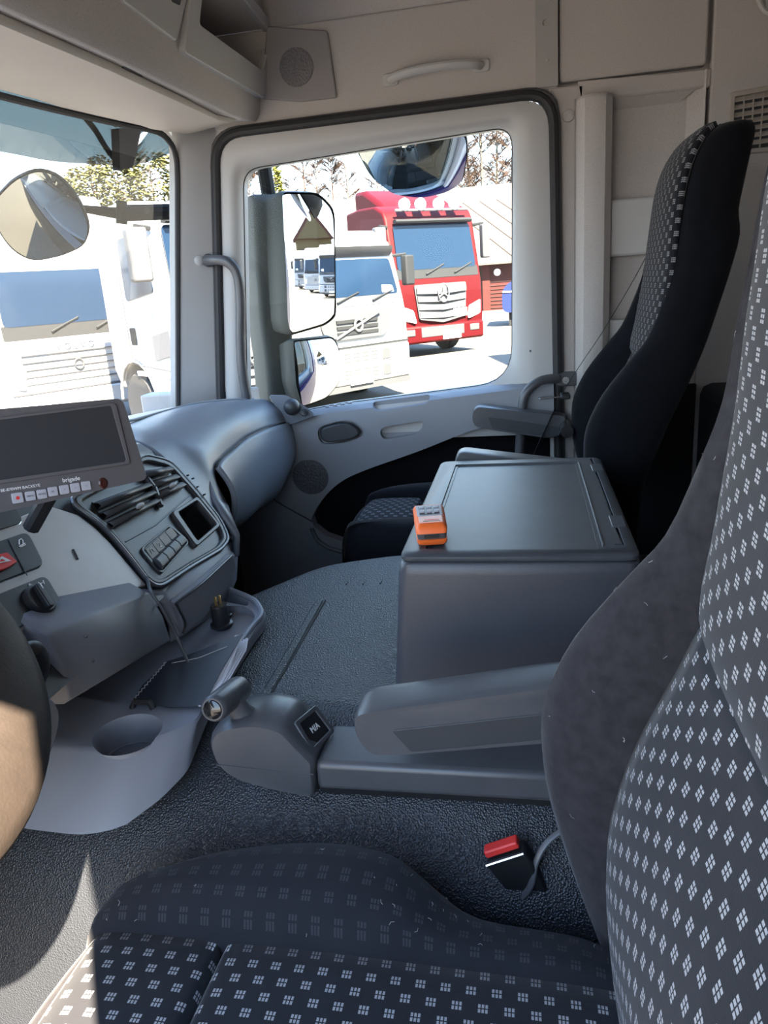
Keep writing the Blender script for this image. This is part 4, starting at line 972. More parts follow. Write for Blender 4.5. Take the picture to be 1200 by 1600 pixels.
def make_seat(name, label, O, bdy, blean, armtilt, arms, dw):
    VE, FA = (M['velour'], M['fab']) if dw else (M['velourshade'], M['fabshade'])  # passenger seat takes the shaded copies of velour and cloth
    O = V(O); t = thing(name, label, 'seat', O+V((0, .1, -.45)))
    B = lambda x, y, z: O+V((x, y+bdy-blean*max(0, z-.1), z))
    rows = [[a_, b_, c_, d_, e_+dw, f_+dw] for a_, b_, c_, d_, e_, f_ in interp(ROWS, 3)]
    # centre panel in two pieces with a crease
    def panel(r0, r1, nm, top=False, bot=False):
        g = MB(); R = []; arc = 0; prev = None; uvv = []
        sel = rows[r0:r1+1]
        for i, (z, yb, ys, yk, w, ws) in enumerate(sel):
            e = 0
            if bot and i < 3: e = -.010*(3-i)/3*((3-i)/3)
            if top and i > len(sel)-4: e = -.010*((i-len(sel)+4)/3)**2
            if prev: arc += math.hypot(z-prev[0], ys-prev[1])
            prev = (z, ys); uvv.append(arc+(.0 if r0 == 0 else .007))
            n = 12; line = []
            for k in range(n+1):
                u = -1+2*k/n
                line.append(B(u*ws, ys-.008*(1-u*u)*(1 if z < .4 else -1)+e+.010*(1-abs(u)**6)-.004, z))
            R.append(line)
        ws0 = .17+dw
        g.loft(R, closed=False, uvf=lambda j, i: ((-1+2*i/12)*ws0, uvv[j]))
        g.build(nm, FA, t, solid=-.012, ang=60)
    c = 20
    panel(0, c, 'backrest_panel', top=True); panel(c, len(rows)-1, 'backrest_panel', bot=True)
    # side bolsters of the backrest
    for s in (-1, 1):
        m = MB(); rings = []; arc = [0]
        for i, (z, yb, ys, yk, w, ws) in enumerate(rows):
            if i: arc.append(arc[-1]+math.hypot(z-rows[i-1][0], yb-rows[i-1][1]))
            d = yb-ys
            ring = [(ws-.004, ys-.025), (ws-.003, ys-.002), (ws+.012, ys+d*.45), (ws+.028, ys+d*.86), (ws*.4+w*.6, yb+.001), (w-.022, yb-.002), (w-.008, yb-.010), (w, yb-.028), (w+.002, (yb+yk)/2-.01), (w-.002, yk+.03), (w-.012, yk+.008), (w-.035, yk), (ws-.004, yk)]
            rings.append([B(s*x, y, z) for x, y in ring])
        m.loft(rings, uvf=lambda j, i: ((i % 14)*.02, arc[j])); m.build('backrest_bolster', VE, t, ang=60)
    m = MB(); m.loft([[B(-ws, ys-.02, z), B(ws, ys-.02, z), B(ws, yk-.004, z), B(-ws, yk-.004, z)] for z, yb, ys, yk, w, ws in rows]); m.build('backrest_shell', VE, t, ang=50)
    # cushion centre: seat squab and thigh extension with a crease
    def sq(path, nm):
        P = crv([V((0, y, z)) for y, z in path], 4); arc = [0]
        for a, b in zip(P, P[1:]): arc.append(arc[-1]+(b-a).length)
        g = MB(); n = 10
        g.loft([[O+V((u*(.125+dw), p.y, p.z-.006*u*u)) for u in [-1+2*k/n for k in range(n+1)]] for p in P], closed=False, uvf=lambda j, i: ((-1+2*i/n)*(.125+dw), arc[j]+path[0][0]))
        g.build(nm, FA, t, solid=.03, ang=60)
    sq([(-.14, -.02), (-.05, -.006), (.10, .000), (.25, .004), (.33, .003), (.345, -.003), (.3495, -.014)], 'cushion_panel')
    sq([(.3505, -.014), (.355, -.003), (.37, .003), (.44, .004), (.485, .002), (.507, -.004)], 'thigh_panel')
    fr = MB(); fp = crv([V((0, y, z)) for y, z in [(.506, -.008), (.522, -.012), (.536, -.035), (.543, -.08), (.535, -.14)]], 3)
    fr.loft([[O+V((u*(.145+dw), p.y-.012*u*u, p.z-.006*u*u)) for u in [-1+2*k/10 for k in range(11)]] for p in fp], closed=False); fr.build('front_roll', VE, t, solid=.03, ang=60)
    cr_ = [[y_, h_*(1 if dw or h_ < 0 else .45), w_] for y_, h_, w_ in interp(CUSH, 3)]
    for s in (-1, 1):
        m = MB(); rings = []; arc = [0]
        for i, (y, h, w) in enumerate(cr_):
            if i: arc.append(arc[-1]+math.hypot(y-cr_[i-1][0], h-cr_[i-1][1]))
            zb = -.17; cz = min(.004, h)
            ring = [(.118, min(-.03, h-.03)), (.1225, cz-.002), (.132, cz+(h-cz)*.35+.004), (.145, cz+(h-cz)*.70+.004), (.160, h*.95), (.5*.16+.5*(w-.01), h), (w-.020, h-.006), (w-.006, h-.020), (w, h-.045), (w-.004, -.08), (w-.015, zb), (.118, zb)]
            rings.append([O+V((s*(max(x, .118)+dw), y, z)) for x, z in ring])
        ux = [0, 0, .01, .025, .04, .06, .08, .10, .12, .16, .22, .3, .4]
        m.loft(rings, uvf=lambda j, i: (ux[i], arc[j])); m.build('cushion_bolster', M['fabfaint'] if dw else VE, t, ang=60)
    m = MB(); m.loft([rnd([O+V((x*(w+dw), y, z)) for x, y in ((-1, -.15), (1, -.15), (1, .50), (-1, .50))], .05, 3) for z, w in ((-.03, .115), (-.10, .15), (-.16, .17), (-.19, .16))]); m.build('cushion_base', VE, t)
    m = MB(); m.loft([rnd([O+V((x, y, z)) for x, y in ((-.17, -.15), (.17, -.15), (.17, .38), (-.17, .38))], .03, 3) for z in (-.45, -.18)]); m.build('seat_base', M['black'], t)
    # armrests
    ry, pv = (-.15, -.135) if dw else (-.055, -.06)
    prof = [(.216, .196), (.203, .206), (.10, .226), (-.03, .252), (ry, .254-.08*(ry+.03)), (ry, .19), (-.02, .172), (.150, .146), (.196, .142), (.213, .162)]
    for s in arms:
        piv = V((0, -.13, .22)); dz_ = V((0, 0, -.086 if armtilt else 0)); Rt = Matrix.Rotation(armtilt, 3, 'X')
        T = lambda x, y, z: O+dz_+piv+Rt @ (V((0, y, z))-piv)+V((x, 0, 0))
        a = rnd([T(0, y, z) for y, z in prof], [.012, .012, .03, .03, .02, .01, .02, .008, .010, .015], 4)
        ce = sum(a, V())/len(a)
        x0 = .276+dw; xs_ = [(x0, .93), (x0+.004, .97), (x0+.013, 1.0), (x0+.047, 1.0), (x0+.056, .97), (x0+.060, .93)]
        m = MB(); m.loft([[V((O.x+s*x, ce.y+(p.y-ce.y)*(1-(1-f)*.35), ce.z+(p.z-ce.z)*f)) for p in a] for x, f in xs_])
        ar = m.build('armrest', M['charcoal'], t, ang=50)
        for xx in (x0-.0016, x0+.0590):
            ip = rnd([T(s*xx, y, z) for y, z in [(.166, .183), (-.016, .214), (ry+.01, .213-.18*(ry+.026)), (ry+.01, .19), (-.016, .180), (.144, .154)]], .004, 3)
            MB().prism(ip, (.0026*s, 0, 0)).build('side_insert', M['dark'], ar, bv=.0008)
        MB().cyl(T(s*.20, pv, .225), T(s*(.300+dw), pv, .225), .018, 18).build('armrest_pivot', M['black'], t)
    return t
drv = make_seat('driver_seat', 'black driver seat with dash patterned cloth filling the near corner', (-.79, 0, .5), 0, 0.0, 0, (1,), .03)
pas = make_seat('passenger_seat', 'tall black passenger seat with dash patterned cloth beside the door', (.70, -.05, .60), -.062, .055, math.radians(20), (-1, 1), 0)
# belt buckle of the driver's seat
bk = thing('belt_buckle', 'black seat belt buckle with red release button beside the driver cushion', 'belt buckle', PX(815, 1405, -.48))
ta, tb_ = PX(758, 1352, -.488), PX(820, 1332, -.488); ba = PX(782, 1420, -.488)
ru = (tb_-ta); wdt = ru.length; ru.normalize(); up_ = (ta-ba); lng = up_.length; up_ = (up_-ru*up_.dot(ru)).normalized(); nn = ru.cross(up_); nn = nn if nn.x > 0 else -nn
base = ta
def BK(u, v, w): return base+ru*(u*wdt)+up_*(v*lng)+nn*w
m = MB(); m.prism([BK(0, 0, 0), BK(1, 0, 0), BK(1.0, -1.0, .002), BK(.12, -1.0, .002)], nn*.026); m.build('housing', M['black'], bk, bv=.004)
m = MB(); m.prism(rnd([BK(.08, .06, .004), BK(.92, .06, .004), BK(.92, .06, .020), BK(.08, .06, .020)], .003), up_*.010); m.build('release_button', M['red'], bk, bv=.002, label='red release button')
MB().tube([BK(.03, .0, -.0015), BK(.97, .0, -.0015)], .0018, 6).build('bright_edge', M['chrome'], bk)
m = MB(); q = [PX(a, b, -.475) for a, b in ((806, 1440), (840, 1388), (862, 1378), (872, 1410), (860, 1445))]; m.prism(rnd(q, .008), (.03, 0, 0)); m.build('stalk_cover', M['black'], bk, bv=.004)
pts = crv([PX(784, 1428, -.489), PX(812, 1405, -.489), PX(829, 1384, -.489), PX(838, 1345, -.48), PX(856, 1315, -.47), PX(888, 1290, -.46)], 6)
MB().tube(pts, .0042, 8, flat=.5).build('cable_guide', M['charcoal'], bk)
lb = [PX(a, b, -.455) for a, b in ((880, 1340), (895, 1335), (910, 1390), (902, 1445), (884, 1440))]
MB().prism(rnd(lb, .006), (.02, 0, 0)).build('rubber_gaiter', M['dark'], bk, bv=.004)
# belt over the passenger seat
bl = thing('seat_belt', 'black seat belt strap hanging down the outer side of the passenger seat', 'seat belt', (.98, -.2, 1.0))
pts = [PX(1014, 392, .93), PX(985, 445, .945), PX(940, 520, .965), PX(905, 572, .975), PX(876, 618, .985), PX(856, 660, .985), PX(832, 712, .985)]
P_ = crv(pts, 5); wv = V((.045, -.0035, -.004))
m = MB(); m.loft([[p-wv*.5*(.25 if i < 8 else .25+.75*min(1, (i-8)/10)), p+wv*.5] for i, p in enumerate(P_)], closed=False); m.build('webbing', M['beltweb'], bl, solid=.0016)
tg = PX(872, 622, .97)
m = MB(); m.prism(rnd([tg+V((-.02, -.02, .004)), tg+V((.02, -.02, .004)), tg+V((.018, .055, .0)), tg+V((-.018, .055, .0))], .006), (0, 0, .004)); m.build('tongue', M['chrome'], bl, bv=.001, label='bright metal tongue')
MB().box(tg+V((0, -.02, .006)), (.055, .028, .014)).build('tongue_grip', M['black'], bl, bv=.004)
# bunk behind the seats
bn = thing('bunk', 'dark bunk mattress behind the seats', 'bunk', (0, -.9, .3))
MB().bx(-1.28, 1.09, -1.19, -.505, .42, .86).build('mattress', M['bunk'], bn, bv=.03)
MB().bx(-1.28, 1.09, -1.19, -.50, .0, .41).build('base', M['bunk'], bn, bv=.01)

# pale lint caught on the velour of the near seat
bpy.context.view_layer.update()
lint = MB(); R_ = random.Random(4)
dg = bpy.context.evaluated_depsgraph_get()
for ch in list(drv.children):
    if 'bolster' not in ch.name: continue
    bm_ = ch.data; pl_ = [p for p in bm_.polygons if p.area > 1e-6]
    mw = ch.matrix_world
    for k in range(70):
        p = R_.choice(pl_); c = mw @ p.center; n = (mw.to_3x3() @ p.normal).normalized()
        u = n.orthogonal().normalized(); w = n.cross(u); a = R_.random()*6.28; L_ = R_.uniform(.002, .007)
        d = u*math.cos(a)+w*math.sin(a); e_ = n.cross(d)*L_*R_.uniform(-.4, .4)
        c = c+n*.0012
        lint.tube([c-d*L_*.5, c+e_, c+d*L_*.5], .00022, 3)
M['lint'] = mat('pale lint fibres', (.42, .41, .42), .9)
lint.build('lint', M['lint'], drv, kind='stuff')
# ================================================================== OUTSIDE: yard, trucks, shed, trees
GZ = -.8
yard = MB(); yard.loft([[V((x, y, z)) for x, z in ((-150, GZ), (-20, GZ), (6, GZ), (13.2, GZ), (16.0, GZ+.30), (40, GZ+.32), (220, GZ+.4))] for y in (-200, -60, -20, 0, 20, 60, 200)], closed=False)
tag(yard.build('asphalt_yard', M['asphalt'], kind='structure'), 'pale sunlit asphalt yard outside the cab', 'ground', kind='structure')
def wheel_parts(root, x, y, r, s):
    w = MB(); w.lathe([(r*.60, -.14), (r*.93, -.15), (r, -.11), (r, .11), (r*.93, .15), (r*.60, .14)], (x, y, r), (s, 0, 0), 28); tw = w.build('tyre', M['tyre'], root, local=True)
    h = MB(); h.lathe([(r*.60, .12), (r*.56, .06), (r*.40, .05), (r*.30, .10), (r*.18, .12), (0, .12)], (x, y, r), (s, 0, 0), 24)
    for k in range(10): h.cyl((x+s*.05, y+r*.42*math.cos(k*.628), r+r*.42*math.sin(k*.628)), (x+s*.10, y+r*.42*math.cos(k*.628), r+r*.42*math.sin(k*.628)), .022, 6)
    h.build('wheel_rim', M['rust'], root, local=True)
def remap(t, zm):
    "stretch the heights of a cab: piecewise linear from build height to real height"
    zm = [(0, 0)]+zm
    def f(z):
        for (a, b), (c, d) in zip(zm, zm[1:]):
            if z <= c: return b+(z-a)*(d-b)/(c-a)
        return z+zm[-1][1]-zm[-1][0]
    for ch in t.children_recursive:
        if ch.type != 'MESH' or ch.name.split('.')[0] in ('tyre', 'wheel_rim', 'chassis'): continue
        for v in ch.data.vertices: v.co.z = f(v.co.z)
def truck(label, loc, deg, paint, H, style, zm=None, rear=5.5):
    t = thing('truck', label, 'truck', loc, math.radians(deg), None)
    L = dict(local=True)
    def slope(z): return .03 + max(0, z-1.45)*.20
    ztop = H-.55
    prof = [(0.02, .32), (-.04, .75), (-.01, 1.30), (.03, 1.50), (slope(ztop), ztop), (slope(ztop)+.10, H-.28), (.72, H-.02), (1.5, H+.02), (2.15, H-.04), (2.2, 1.0), (2.06, .80)]
    prof += [(1.40+.64*math.cos(a), .50+.64*math.sin(a)) for a in [math.pi*k/10 for k in range(1, 10)]] + [(.74, .42), (.66, .32)]
    b = MB(); b.prism([V((-1.23, y, z)) for y, z in prof], (2.46, 0, 0)); b.build('cab', paint, t, bv=.085, seg=3, **L)
    # chassis and dark underside
    MB().bx(-.9, .9, .5, rear, .55, .95).build('chassis', M['tdark'], t, **L)
    for s in (-1, 1): wheel_parts(t, s*1.08, 1.40, .50, s)
    for s in ((-1, 1) if rear > 5 else ()): wheel_parts(t, s*1.0, 4.6, .50, s)
    # windscreen
    wz0, wz1 = 1.60, min(2.46, ztop-.05)
    W0 = [V((-1.10, slope(wz0)-.012, wz0)), V((1.10, slope(wz0)-.012, wz0)), V((1.06, slope(wz1)-.012, wz1)), V((-1.06, slope(wz1)-.012, wz1))]
    ws_ = MB().prism(rnd(W0, .09), (0, -.02, 0)).build('windscreen', M['tglass'], t, **L)
    MB().prism(rnd([V((-1.15, slope(1.44)-.005, 1.42)), V((1.15, slope(1.44)-.005, 1.42)), V((1.14, slope(1.62)-.008, 1.62)), V((-1.14, slope(1.62)-.008, 1.62))], .03), (0, -.02, 0)).build('wiper_panel', M['tgrey' if style == 'fm' else 'tdark'], t, **L)
    for x in (-.35, .45):
        MB().tube([V((x, slope(1.5)-.05, 1.50)), V((x+.30, slope(1.64)-.05, 1.60)), V((x+.52, slope(1.7)-.05, 1.68))], .016, 6).build('wiper', M['tdark'], t, **L)
    # side windows, doors
    for s in (-1, 1):
        q = rnd([V((s*1.232, .34, 1.62)), V((s*1.232, 1.28, 1.56)), V((s*1.225, 1.28, 2.36)), V((s*1.225, .52, 2.40))], .07)
        MB().prism(q, (s*.015, 0, 0)).build('side_window', M['tglass'], t, **L)
        MB().prism(rnd([V((s*1.232, 1.16, 1.26)), V((s*1.232, 1.34, 1.26)), V((s*1.232, 1.34, 1.36)), V((s*1.232, 1.16, 1.36))], .02), (s*.01, 0, 0)).build('door_handle', M['tdark'], t, **L)
        MB().tube([V((s*1.236, .20, 1.05)), V((s*1.236, 1.42, 1.12)), V((s*1.236, 1.42, 2.45))], .008, 5).build('door_joint', M['tgrey'], t, **L)
        # wheel arch lip
        MB().tube([V((s*1.232, 1.40+.66*math.cos(a), .50+.66*math.sin(a))) for a in [math.pi*(k+.3)/10.6 for k in range(11)]], .022, 6).build('arch_lip', paint, t, **L)
        # mirrors
        mm = MB(); mm.prism(rnd([V((s*1.34, .02, 1.75)), V((s*1.60, .08, 1.75)), V((s*1.60, .08, 2.42)), V((s*1.34, .02, 2.42))], .05), (0, .16, 0)); mo_ = mm.build('side_mirror', M['tgrey'] if style != 'fm' else M['tdark'], t, bv=.03, **L)
        MB().tube([V((s*1.2, .25, 2.42)), V((s*1.45, .14, 2.44))], .035, 6).build('mirror_arm', M['tdark'], mo_, **L)
    if style == 'fm':
        g = rnd([V((-.80, -.03, 1.34)), V((.80, -.03, 1.34)), V((.76, -.05, 1.08)), V((.60, -.06, .96)), V((-.60, -.06, .96)), V((-.76, -.05, 1.08))], .06)
        gr = MB().prism(g, (0, -.02, 0)).build('grille', M['tgrey'], t, **L)
        for k in range(3): MB().bx(-.46, .46, -.09, -.05, 1.02+k*.085, 1.065+k*.085).build('grille_slat', M['tdark'], gr, **L)
        MB().tube([V((-.52, -.10, .98)), V((.52, -.10, 1.32))], .020, 6).build('diagonal_bar', M['tsilver'], gr, **L)
        em = MB(); em.tube([V((.085*math.cos(a), -.105, 1.15+.085*math.sin(a))) for a in [math.pi*k/10 for k in range(20)]], .022, 6, closed=True); em.tube([V((.06, -.105, 1.21)), V((.13, -.105, 1.28))], .018, 6); em.build('ring_emblem', M['tsilver'], gr, **L)
        MB().bx(-1.2, 1.2, -.055, -.02, .83, .855).build('bumper_joint', M['tdark'], t, **L)
        bp_ = MB().bx(-1.22, 1.22, -.07, .3, .34, .82).build('bumper', paint, t, bv=.05, **L)
        for zz in (.70, .48):
            for k in range(4):
                for j in range(3): MB().bx(-.36+k*.21, -.21+k*.21, -.076, -.05, zz-.06+j*.05, zz-.035+j*.05).build('bumper_slot', M['tgrey'], bp_, **L)
            for s in (-1, 1): MB().bx(s*.62-.10, s*.62+.10, -.080, -.05, zz-.08, zz+.08).build('fog_lamp', M['tgrey'], bp_, bv=.02, **L)
        MB().bx(-.26, .26, -.095, -.07, .34, .45).build('number_plate', M['plate'], bp_, **L)
        MB().bx(-1.2, 1.2, -.05, .2, .25, .34).build('bumper_foot', M['tgrey'], t, **L)
        MB().prism(rnd([V((-1.12, slope(2.46)-.03, 2.42)), V((1.12, slope(2.46)-.03, 2.42)), V((1.10, slope(2.62)-.16, 2.60)), V((-1.10, slope(2.62)-.16, 2.60))], .05), (0, -.02, .02)).build('sun_visor', M['tgrey'], t, **L)
        MB().prism(rnd([V((.72, slope(1.68)-.03, 1.64)), V((1.0, slope(1.68)-.03, 1.64)), V((.98, slope(1.8)-.03, 1.78)), V((.74, slope(1.8)-.03, 1.80))], .02), (0, -.012, 0)).build('windscreen_card', M['plate'], t, **L)
    if style == 'actros':
        gq = rnd([V((-.74, -.03, 1.30)), V((.74, -.03, 1.30)), V((.66, -.07, .72)), V((0, -.09, .64)), V((-.66, -.07, .72))], .05)
        gr = MB().prism(gq, (0, -.02, 0)).build('grille', M['tgrey'], t, **L)
        for k in range(4):
            z = 1.20-k*.135
            MB().prism([V((-.70+k*.02, -.07, z+.04)), V((0, -.11, z+.015)), V((.70-k*.02, -.07, z+.04)), V((.70-k*.02, -.07, z-.05)), V((0, -.11, z-.075)), V((-.70+k*.02, -.07, z-.05))], (0, -.035, 0)).build('grille_slat', M['tsilver'], gr, **L)
        em = MB(); em.tube([V((.15*math.cos(a), -.165, 1.14+.15*math.sin(a))) for a in [math.pi*k/12 for k in range(24)]], .016, 6, closed=True)
        for a in (90, 210, 330): em.tube([V((0, -.165, 1.14)), V((.145*math.cos(math.radians(a)), -.165, 1.14+.145*math.sin(math.radians(a))))], [.03, .008], 6)
        em.build('star_emblem', M['tsilver'], gr, **L)
        for s in (-1, 1):
            MB().prism(rnd([V((s*.80, -.035, .88)), V((s*1.16, .0, .98)), V((s*1.14, -.01, .74)), V((s*.74, -.06, .66))], .04), (0, -.03, 0)).build('headlamp', M['tlamp'], t, **L)
            MB().bx(s*.93-.14, s*.93+.14, -.09, -.05, .44, .56).build('fog_lamp', M['tgrey'], t, bv=.03, **L)
            MB().prism([V((s*1.236, .05, 1.34)), V((s*1.236, .60, 1.30)), V((s*1.236, .60, 1.18)), V((s*1.236, .04, 1.22))], (s*.008, 0, 0)).build('side_stripe', M['tsilver'], t, **L)
            MB().prism([V((s*1.236, .10, 1.02)), V((s*1.236, 1.3, 1.02)), V((s*1.236, 1.3, .95)), V((s*1.236, .10, .95))], (s*.008, 0, 0)).build('side_stripe', M['plate'], t, **L)
        bp_ = MB().bx(-1.22, 1.22, -.075, .3, .30, .62).build('bumper', paint, t, bv=.06, **L)
        MB().bx(-.62, .62, -.082, -.05, .40, .58).build('bumper_intake', M['tgrey'], bp_, bv=.02, **L)
        MB().bx(-.02, .50, -.10, -.08, .34, .48).build('number_plate', M['plate'], bp_, **L)
        MB().bx(.30, .70, -.10, -.07, .72, .86).build('number_plate', M['plate'], gr, **L)
        MB().tube([V((-1.05, slope(2.55)-.12, 2.56)), V((1.05, slope(2.55)-.12, 2.56))], .085, 8).build('sun_visor', M['tdark'], t, **L)
    if style == 'fh':
        for k in range(5): MB().bx(-.95, .95, -.05, -.02, .74+k*.11, .755+k*.11).build('grille_joint', M['tgrey'], t, **L)
        MB().bx(-1.2, 1.2, -.06, -.02, .60, .625).build('bumper_joint', M['tgrey'], t, **L)
        bp_ = MB().bx(-1.22, 1.22, -.07, .3, .26, .60).build('bumper', paint, t, bv=.05, **L)
        MB().bx(-.95, -.5, -.085, -.06, .32, .44).build('number_plate', M['plate'], bp_, **L)
        for s in (-1, 1): MB().prism(rnd([V((s*.92, -.045, .98)), V((s*1.16, -.02, 1.0)), V((s*1.14, -.02, .70)), V((s*.98, -.05, .68))], .04), (0, -.02, 0)).build('headlamp', M['tlamp'], t, **L)
        cu = bpy.data.curves.new('l', 'FONT'); cu.body = 'VOLVO'; cu.size = .16; cu.extrude = .006; cu.align_x = 'CENTER'; cu.space_character = 1.5
        to = bpy.data.objects.new('l', cu); COL.objects.link(to); bpy.context.view_layer.update()
        me = bpy.data.meshes.new_from_object(to.evaluated_get(bpy.context.evaluated_depsgraph_get())); bpy.data.objects.remove(to)
        me.transform(Matrix.Translation((0, -.045, 1.24)) @ Matrix.Rotation(math.pi/2, 4, 'X')); me.materials.clear(); me.materials.append(M['tsilver'])
        lo = bpy.data.objects.new('lettering', me); COL.objects.link(lo); lo.parent = t
        em = MB(); em.tube([V((.08*math.cos(a), -.055, .98+.08*math.sin(a))) for a in [math.pi*k/10 for k in range(20)]], .014, 6, closed=True); em.build('ring_emblem', M['tgrey'], t, **L)
    if zm: remap(t, zm)
    return t
def at(px, x): p = PX(px, 600, x); return V((p.x, p.y, GZ))
fm = truck('white truck with dark grille and diagonal bar beside the red truck', at(562, 11.7), -38, M['twhite'], 2.98, 'fm', [(.30, .32), (.84, 1.02), (1.42, 1.70), (1.60, 1.86), (2.46, 2.54), (2.98, 3.0)])
rd = truck('red truck with silver grille parked in front of the red shed', at(694, 17.0)+V((0, 0, .3)), -50, M['tred'], 3.22, 'actros', [(.30, .32), (.62, .74), (1.30, 1.66), (1.60, 2.0), (2.46, 3.0), (3.22, 3.46)])
# roof deflector, light bar and lamps of the red truck
d = MB(); d.prism([V((-1.0, .55, 3.3)), V((-1.0, .9, 3.56)), V((-1.0, 1.6, 3.90)), V((-1.0, 2.1, 3.93)), V((-1.0, 2.1, 3.3))], (2.0, 0, 0)); d.build('roof_deflector', M['tred'], rd, bv=.10, local=True)
lb_ = MB(); lb_.tube([V((-1.0, .16, 3.30)), V((1.0, .16, 3.30))], .03, 8); lb_.build('light_bar', M['tsilver'], rd, local=True)
for x in (-.75, -.32, .18, .62):
    l_ = MB(); l_.lathe([(.13, .08), (.14, .0), (.12, -.02), (0, -.03)], (x, .12, 3.42), (0, 1, 0), 16); l_.build('spot_lamp', M['tlamp'], rd, local=True)
ac = truck('white truck in side view behind the windscreen pillar, front wheel showing', at(400, 9.4), -38, M['twhite'], 3.55, 'actros', [(1.2, 1.22), (1.30, 1.55), (1.60, 2.12), (2.46, 3.0), (3.55, 3.36)], 2.4)
fh = truck('tall white truck facing the windscreen, plain front with faint lettering', at(128, 10.8), -34, M['twhite'], 3.75, 'fh', [(.6, .66), (1.42, 1.56), (1.60, 1.78), (2.46, 2.66), (3.75, 3.95)])
# white box trailers
def trailer(label, loc, deg, L_, H_, w=2.5):
    t = thing('trailer', label, 'trailer', loc, math.radians(deg))
    MB().bx(-w/2, w/2, 0, L_, 1.1, H_).build('box_body', M['twhite'], t, bv=.05, local=True)
    MB().bx(-.5, .5, .2, L_, .75, 1.1).build('chassis', M['tdark'], t, local=True)
    for s in (-1, 1):
        for y in (1.2, 2.5, L_-2.4, L_-1.2): 
            w_ = MB(); w_.lathe([(.3, -.14), (.46, -.15), (.5, -.1), (.5, .1), (.46, .15), (.3, .14), (0, .1)], (s*1.0, y, .5), (s, 0, 0), 20); w_.build('wheel', M['tyre'], t, local=True)
    MB().bx(-w/2+.1, w/2-.1, -.03, 0, 1.0, 1.1).build('rear_bar', M['tgrey'], t, local=True)
    return t
trailer('long white box trailer behind the white and red trucks', at(520, 21.5), -52, 13, 4.25)
trailer('white box trailer whose shadow falls on the asphalt at the right of the window', V((12.2, -1.55, GZ)), -180+25, 6, 3.9)
# red shed with pale roof
sh = thing('shed', 'red plank shed with pale sheet roof beside the red truck', 'shed', at(750, 40))
e0, e1 = PX(742, 414, 40), PX(990, 392, 40)
ez = e0.z; ey0 = e0.y; ey1 = -14
def SB(x0, x1, y0, y1, z0, z1): return MB().bx(x0, x1, y0, y1, z0, z1)
SB(40.3, 52, ey1, ey0-.4, GZ, ez+.05).build('walls', M['redwood'], sh)
for k in range(16): SB(40.26, 40.30, ey1, ey0-.4, GZ+.05+k*.19, GZ+.065+k*.19).build('plank_joint', M['darkplank'], sh)
SB(40.2, 40.32, ey0-.75, ey0-.35, GZ, ez).build('corner_board', M['redwood'], sh)
r = MB(); ridge = 52; rz_ = ez+5.0
r.prism([V((39.6, ey0+14, ez-.05)), V((39.6, ey1, ez-.05)), V((ridge, ey1, rz_)), V((ridge, ey0+14, rz_))], (0, 0, .12)); r.build('roof', M['roofmetal'], sh)
for k in range(14):  # diagonal tree shadows, laid on the roof as thin brown tubes
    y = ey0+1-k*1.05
    MB().tube([V((39.6, y-3.2, ez+.08)), V((ridge-3, y+1.2, rz_-1.1))], .05, 5).build('roof_shadow_line', M['rust'], sh)
SB(41, 52, ey0-.4, ey0+14, GZ, ez).build('side_wall', M['darkplank'], sh)  # dark brown wall continuing past the red front
MB().lathe([(.18, 0), (.18, .1), (.0, .12)], V((40.15, ey0-1.15, ez-.45)), (-1, 0, 0), 12).build('wall_lamp', M['plate'], sh)
# blue covered thing at the window edge
bt = thing('tank', 'blue rounded tank at the right edge of the window view', 'tank', at(800, 26))
c = PX(808, 462, 26); h0, h1 = PX(800, 436, 26).z, PX(800, 488, 26).z
m = MB(); m.loft([rnd([V((26, c.y+dy, z)) for dy, z in ((.52, h1), (.52, h0-.3), (.1, h0), (-2, h0), (-2, h1))], .25, 4), rnd([V((28.5, c.y+dy, z)) for dy, z in ((.52, h1), (.52, h0-.3), (.1, h0), (-2, h0), (-2, h1))], .25, 4)])
m.build('shell', M['blue'], bt, ang=50)
MB().bx(25.97, 26.0, c.y-2, c.y+.5, (h0+h1)/2+.12, (h0+h1)/2+.17).build('white_line', M['plate'], bt)
MB().bx(26.2, 28.3, c.y-2, c.y+.3, GZ, h1).build('skid', M['tdark'], bt)

# ------------------------------------------------------------------ trees
def bare_tree(seed, h, bark, twig, spread):
    R = random.Random(seed); tr = MB(); tw = MB()
    tr.tube([V((0, 0, 0)), V((.1, 0, h*.4)), V((-.05, .1, h*.75)), V((0, 0, h))], [.16, .12, .07, .02], 6)
    for k in range(46):
        z = h*(.22+.76*R.random()); a = R.random()*6.28; L_ = spread*(1.08-z/h)*(.6+.6*R.random())+.25
        p0 = V((0, 0, z)); p1 = p0+V((math.cos(a)*L_, math.sin(a)*L_, L_*.75))
        tr.tube([p0, p0.lerp(p1, .5)+V((0, 0, -.05)), p1], [.04, .028, .012], 4)
        for j in range(12):
            q = p0.lerp(p1, .25+.75*R.random()); b2 = a+R.uniform(-1.5, 1.5); l2 = .35+.6*R.random()
            q1 = q+V((math.cos(b2)*l2, math.sin(b2)*l2, l2*R.uniform(.1, 1.0)))
            tw.tube([q, q1], [.020, .010], 3)
            for i in range(4):
                q2 = q.lerp(q1, R.random()); b3 = b2+R.uniform(-1.2, 1.2); l3 = .3*R.random()+.15
                tw.tube([q2, q2+V((math.cos(b3)*l3, math.sin(b3)*l3, l3*.6))], [.016, .008], 3)
    root = bpy.data.objects.new('bare_tree', None); COL.objects.link(root)
    tr.build('trunk', bark, root, local=True); tw.build('twigs', twig, root, local=True); return root
